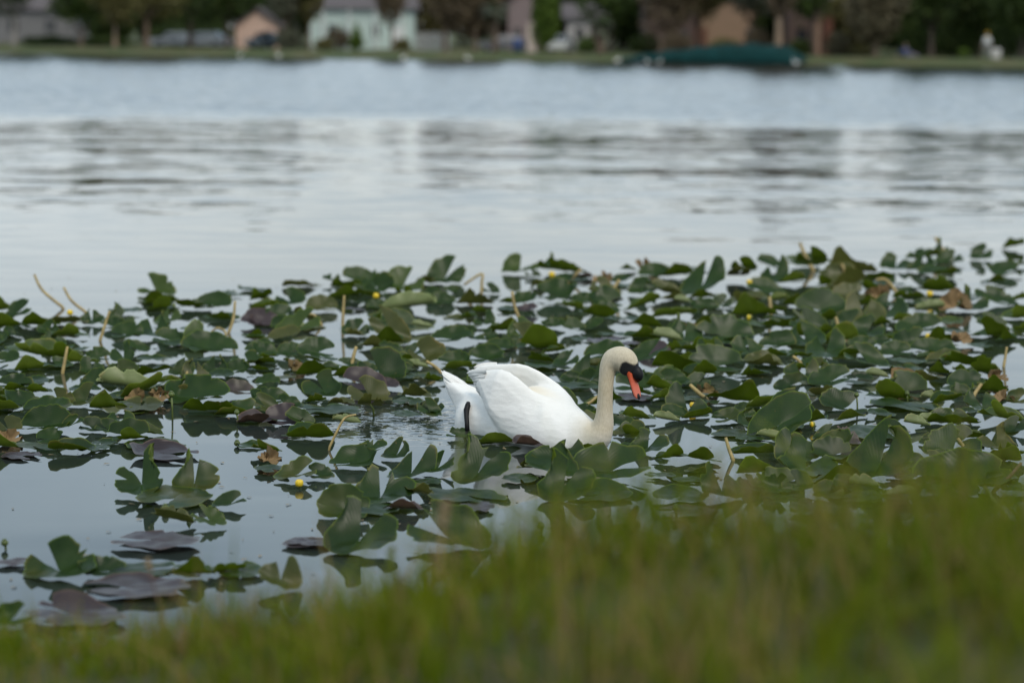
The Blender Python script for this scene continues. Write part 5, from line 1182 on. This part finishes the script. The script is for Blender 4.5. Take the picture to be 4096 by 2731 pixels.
def head_parts(e, c, hatmat=None, hair=None, s=1.0):
    h = MB(); c = np.array(c); h.ball(c, (.078 * s, .095 * s, .115 * s), 14, 10); h.ball(c + np.array([0, -.095, -.015]), (.014, .02, .024), 8, 6)
    h.tube([c - np.array([0, -.01, .2]), c - np.array([0, 0, .06])], [.055, .05], 10)
    for s_ in (-1, 1): h.ball(c + np.array([s_ * .078, .01, -.005]), (.012, .02, .03), 8, 6)
    ho = h.build('head', SKIN, e)
    for s_ in (-1, 1): q = MB(); q.ball(c + np.array([s_ * .03, -.085, .012]), .012, 8, 6); q.build('eye', M_EYE, ho)
    q = MB(); q.ball(c + np.array([0, -.088, -.055]), (.026, .010, .007), 8, 6); q.build('mouth', M_RED, ho)
    if hair: q = MB(); q.ball(c + np.array([0, .018, .028]), (.086, .098, .105), 14, 9); q.build('hair', hair, ho)
    if hatmat: q = MB(); q.tube([c + np.array([0, 0, .05]), c + np.array([0, 0, .065])], [.17, .165], 16); q.ball(c + np.array([0, .005, .075]), (.098, .11, .085), 14, 8); q.build('hat', hatmat, ho)
def hand(parent, w, dr, mat):
    w = np.array(w, float); dr = np.array(dr, float); dr /= np.linalg.norm(dr); sd_ = np.cross(dr, [0, 1.0, 0.1]); sd_ /= np.linalg.norm(sd_); m = MB()
    m.ball(w + dr * .045, (.04, .022, .05), 10, 7)
    for i, (o_, l_) in enumerate(((-.028, .055), (-.010, .068), (.009, .064), (.027, .05))):
        b_ = w + dr * .08 + sd_ * o_; m.tube([b_, b_ + dr * l_ * .6, b_ + dr * l_ - np.array([0, .012, 0])], [.0095, .009, .007], 6)
    b_ = w + dr * .03 - sd_ * .035; m.tube([b_, b_ - sd_ * .022 + dr * .03, b_ - sd_ * .02 + dr * .055], [.011, .01, .008], 6); m.build('hand', mat, parent)
def standing(px, Yd):
    Yd = slant(px, Yd); x = shore_x(px, Yd); e = empty('person', (x, Yd, far_z(x, Yd)), 'standing person in white shirt and grey trousers with a yellow hat', 'person')
    sh = plain('shirt_white', (.66, .66, .64), .8, .06, 8); tr = plain('trousers_grey', (.26, .26, .25), .85, .1, 8)
    body = [((0, 0, .92), (.15, .11)), ((0, .01, 1.15), (.145, .10)), ((0, .01, 1.36), (.17, .10)), ((0, .01, 1.47), .06), ((0, 0, 1.53), .05), ((.19, .01, 1.40), .058), ((.25, -.01, 1.14), .043), ((.24, -.10, .92), .032), ((-.19, .01, 1.40), .058), ((-.25, -.01, 1.14), .043), ((-.26, -.06, .90), .032)]
    skin_body('body', body, [(0, 1), (1, 2), (2, 3), (3, 4), (2, 5), (5, 6), (6, 7), (2, 8), (8, 9), (9, 10)], sh, e)
    legs = [((0, 0, .94), (.155, .115)), ((.095, 0, .84), .098), ((.10, -.01, .48), .066), ((.10, .015, .09), .046), ((-.095, 0, .84), .098), ((-.12, -.03, .48), .066), ((-.13, -.01, .09), .046)]
    skin_body('trousers', legs, [(0, 1), (1, 2), (2, 3), (0, 4), (4, 5), (5, 6)], tr, e)
    for s_ in (1, -1): m = MB(); m.ball((s_ * .115, -.05, .045), (.05, .13, .05), 10, 7); m.build('shoe', M_TYRE, e)
    hand(e, (.24, -.11, .91), (0, -.1, -1), SKIN); hand(e, (-.26, -.065, .89), (0, -.05, -1), SKIN)
    head_parts(e, (0, 0, 1.64), plain('hat_yellow', (.62, .38, .03), .7, .1, 8), plain('hair_brown', (.06, .04, .025), .7, .2, 20))
standing(3922, 183.5)
def seated(px, Yd):
    Yd = slant(px, Yd); x = shore_x(px, Yd); e = empty('person', (x, Yd, far_z(x, Yd)), 'person in a blue top sitting on the lawn with legs stretched out', 'person')
    sh = plain('top_blue', (.07, .09, .20), .8, .1, 8); tr = plain('trousers_lilac', (.20, .18, .24), .85, .1, 8)
    skin_body('body', [((0, 0, .14), (.16, .13)), ((-.03, .02, .36), (.15, .11)), ((-.02, 0, .56), (.17, .11)), ((0, -.02, .68), .055), ((.0, -.03, .73), .05), ((.19, -.02, .58), .058), ((.33, -.12, .40), .045), ((.44, -.2, .30), .034), ((-.20, .02, .58), .058), ((-.36, .04, .36), .045), ((-.50, .05, .12), .034)],
              [(0, 1), (1, 2), (2, 3), (3, 4), (2, 5), (5, 6), (6, 7), (2, 8), (8, 9), (9, 10)], sh, e)
    skin_body('trousers', [((0, 0, .15), (.165, .14)), ((.12, -.10, .14), .10), ((.55, -.20, .22), .07), ((.95, -.26, .07), .05), ((.10, .08, .14), .10), ((.55, .06, .30), .07), ((.92, .0, .07), .05)], [(0, 1), (1, 2), (2, 3), (0, 4), (4, 5), (5, 6)], tr, e)
    for y_ in (-.26, 0): m = MB(); m.ball((1.02, y_, .09), (.06, .05, .11), 10, 7); m.build('shoe', M_TYRE, e)
    hand(e, (.45, -.21, .29), (.7, -.3, -.2), SKIN); hand(e, (-.51, .05, .11), (-.6, 0, -.5), SKIN)
    head_parts(e, (.01, -.05, .85), None, plain('hair_grey', (.16, .15, .14), .7, .2, 20))
seated(3598, 183.5)

def cooler(px, Yd):
    Yd = slant(px, Yd); x = shore_x(px, Yd); e = empty('cool_box', (x, Yd, far_z(x, Yd)), 'pale cool box on the lawn beside the white-shirted person', 'cool box'); cm = plain('box_pale', (.42, .40, .37), .5, .06, 5)
    m = MB(); m.box((0, 0, .28), (.62, .42, .56), 0, 1.06); m.build('tub', cm, e, False); m = MB(); m.box((0, 0, .61), (.7, .48, .1)); m.build('lid', M_WHITE, e, False); m = MB(); m.tube([(-.36, 0, .45), (-.36, -.0, .8), (.36, 0, .8), (.36, 0, .45)], .015, 6); m.build('handle', M_TYRE, e)
cooler(3957, 183.2)

# --- white water birds along the far edge
def wader(px, py, label, s=1.0, rz=0.0):
    Yd = slant(px, SHORE - 1.3); x = shore_x(px, Yd); e = empty('white_bird', (x, Yd, 0.0), label, 'bird', 'white birds at the far water\'s edge', rz); m = MB()
    m.ball((0, 0, .22 * s), (.19 * s, .10 * s, .105 * s), 14, 9); m.ball((-.19 * s, 0, .20 * s), (.10 * s, .05 * s, .035 * s), 10, 6)
    m.tube([(.13 * s, 0, .26 * s), (.20 * s, 0, .36 * s), (.19 * s, 0, .46 * s)], [.055 * s, .038 * s, .034 * s], 10); m.ball((.205 * s, 0, .48 * s), (.05 * s, .037 * s, .037 * s), 10, 7); m.build('body', M_FEATHER, e)
    b = MB(); b.tube([(.24 * s, 0, .48 * s), (.31 * s, 0, .455 * s), (.35 * s, 0, .42 * s)], [.013 * s, .009 * s, .003 * s], 6); b.build('bill', M_BUDRED, e)
    for y_ in (-.035, .035): l_ = MB(); l_.tube([(.0, y_ * s, .16 * s), (.02, y_ * s, .06), (.0, y_ * s, -.12)], [.012 * s, .009 * s, .009 * s], 6); l_.build('leg', M_BUDRED, e)
for px, lab, s_, rz in ((955, 'white bird wading before the peach house', .9, 0), (1110, 'white bird wading right of the dark blue-green car', 1.0, 3.1), (1605, 'white bird wading before the aqua house\'s right end', 1.0, 0.2), (1862, 'white bird wading below the bare brown tree', 1.05, 2.9),
                     (2455, 'white bird wading just right of the short palm', 1.1, .1), (2575, 'white bird wading before the tarpaulin\'s low end, left of two', .8, 3.0), (2622, 'white bird wading before the tarpaulin\'s low end, right of two', .8, .3), (3165, 'white bird wading at the tarpaulin\'s high end', 1.1, 2.8)):
    wader(px, 0, lab, s_ * 0.8, rz)

# ------------------------------------------------------------------ grass on the near bank
k = NT('grass_blade'); at = k.n('Attribute', attribute_name='tint'); k.l(at.outputs['Color'], k.p.inputs['Base Color']); k.p.inputs['Roughness'].default_value = .55; k.p.inputs['Specular IOR Level'].default_value = .1
tr = k.n('BsdfTranslucent'); k.l(at.outputs['Color'], tr.inputs['Color']); ms = k.n('MixShader'); ms.inputs['Fac'].default_value = .35
k.l(k.p.outputs[0], ms.inputs[1]); k.l(tr.outputs[0], ms.inputs[2]); k.l(ms.outputs[0], k.out.inputs['Surface']); M_GRASS = k.m
def blades(x, y, z, h, w, rng, cols, nseg=4, lean=0.85):
    n = len(x); az = rng.uniform(0, 6.283, n); ln = np.abs(rng.normal(0, lean, n)) ; ax, ay = np.cos(az), np.sin(az); fz_ = rng.uniform(0, 6.283, n)
    V = []
    for i in range(nseg + 1):
        t = i / nseg; off = ln * h * t ** 1.8; ww = w * (1 - t ** 2.2) * 0.5 + 0.0002
        px_, py_ = x + ax * off, y + ay * off; pz = z + h * (t - 0.25 * ln * t ** 2.5)
        sx_, sy_ = np.cos(fz_) * ww, np.sin(fz_) * ww
        V += [np.stack([px_ - sx_, py_ - sy_, pz], 1), np.stack([px_ + sx_, py_ + sy_, pz], 1)]
    V = np.stack(V, 1); m_ = 2 * (nseg + 1); base = (np.arange(n) * m_)[:, None]
    Q = np.concatenate([base + np.array([[2 * i, 2 * i + 1, 2 * i + 3, 2 * i + 2]]) for i in range(nseg)]).reshape(-1, 4)
    return V.reshape(-1, 3), Q, np.repeat(cols, m_, 0)
rg = np.random.default_rng(12); N = 17000
gx = rg.uniform(-1.5, 1.6, N); gy = 2.6 + 3.2 * rg.random(N) ** 0.9
clump = np.sin(gx * 7.3 + np.sin(gy * 5)) * np.sin(gy * 6.1 + gx * 2) + 0.6 * np.sin(gx * 17) * np.sin(gy * 15 + 1)
keep = rg.random(N) < 0.65 + 0.3 * clump; keep &= near_ground(gx, gy) > 0.04
gx, gy, clump = gx[keep], gy[keep], clump[keep]; gz = near_ground(gx, gy) - 0.01
gh = (0.10 + 0.06 * rg.random(len(gx)) + 0.085 * clump) * np.where(rg.random(len(gx)) < 0.09, 1.7, 1.0) * (0.85 + 0.15 * np.tanh(gx * 2))
green = np.array([0.055, 0.110, 0.002]); g2 = np.array([0.180, 0.200, 0.008]); tan = np.array([0.36, 0.25, 0.09]); brn = np.array([0.13, 0.10, 0.03])
u1 = rg.random((len(gx), 1)); u1 = np.clip(0.5 * u1 + 0.5 * (0.5 + 0.5 * np.sin(gx * 4.3 + 2) * np.sin(gy * 5.1 + gx))[:, None] + rg.normal(0, .1, u1.shape), 0, 1); cols = green + (g2 - green) * u1; pt = 0.10 + 0.50 * np.clip(np.sin(gx * 5 + 1 + np.sin(gy * 3)) * np.sin(gy * 4 + gx * 3), 0, 1); sel = rg.random(len(gx)) < pt
cols[sel] = (tan + (brn - tan) * rg.random((sel.sum(), 1)))
V_, Q_, C_ = blades(gx, gy, gz, gh, rg.uniform(.0035, .0095, len(gx)), rg, cols)
# taller straggling blades and dry tips above the sward
nt = 900; tx, ty = rg.uniform(-1.4, 1.5, nt), rg.uniform(3.4, 5.0, nt); tz = near_ground(tx, ty) - .01; okk = tz > .1; tx, ty, tz = tx[okk], ty[okk], tz[okk]
tall = rg.uniform(.17, .27, len(tx)) * (0.8 + .2 * np.tanh(tx * 2)); tc_ = np.where(rg.random((len(tx), 1)) < .45, tan * rg.uniform(.5, 1.0, (len(tx), 1)), g2 * rg.uniform(.4, .9, (len(tx), 1)))
V2, Q2, C2 = blades(tx, ty, tz, tall, rg.uniform(.003, .006, len(tx)), rg, tc_, lean=.45); Q_ = np.concatenate([Q_, Q2 + len(V_)]); V_ = np.concatenate([V_, V2]); C_ = np.concatenate([C_, C2])
tag(link(bpy.data.objects.new('grass', mesh_np('grass', V_, Q_, M_GRASS, True, attr={'tint': C_}))), 'blurred green grass with dry blades on the near bank', 'grass', kind='stuff')
M_HEAD = plain('seed_head', (0.22, 0.155, 0.085), .8, .3, 60)
def grass_stalk(px, py_top, yd, r, label, mat, headlen=0.05, lean_px=0):
    x = (px - 2048) / FPX * yd; z0 = float(near_ground(np.array([x]), np.array([yd]))[0]); top = on_y(px, py_top, yd); b = np.array([x - lean_px / FPX * yd, yd, z0])
    e = empty('grass_stalk', tuple(b), label, 'grass stalk', 'tall stalks on the near bank'); L_ = top - b; m = MB(); m.tube([(0, 0, -.02), L_ * .4 + np.array([.006, 0, 0]), L_ * .8, L_], [r, r * .9, r * .7, r * .4], 7); m.build('stem', mat, e)
    hmesh = MB(); n = 7
    for i in range(n): c = L_ * (1 - headlen * i / n / np.linalg.norm(L_)); hmesh.ball(c + np.array([.003 * (-1) ** i, 0, 0]), (r * 1.6, r * 1.6, headlen / n), 8, 6)
    hmesh.build('seed_head', M_HEAD if mat is not M_STEM else M_STEM, e)
grass_stalk(1842, 1760, 4.9, .0035, 'tall dark green stalk in front of the swan\'s flank', M_STEM, .09, 60)
grass_stalk(1782, 2010, 4.6, .0045, 'pale brown stalk leaning just left of the tall dark green one', M_STALK, .05, 50)
grass_stalk(590, 2235, 5.6, .0030, 'dark reddish stalk over the purple pads near the left', M_TWIG, .03, -70)
grass_stalk(1565, 2190, 5.2, .0035, 'olive stalk standing against open water left of the pale brown one', M_STEM, .05, 10)
grass_stalk(2990, 1900, 4.4, .0035, 'yellowish stalk standing highest on the right half of the bank', M_STALK, .05, -15)
grass_stalk(3490, 2130, 4.8, .0030, 'thin dark stalk curving before the grey water gap', M_TWIG, .03, 40)
grass_stalk(3850, 1960, 4.3, .0035, 'pale stalk near the right edge of the bank', M_STALK, .05, 20)
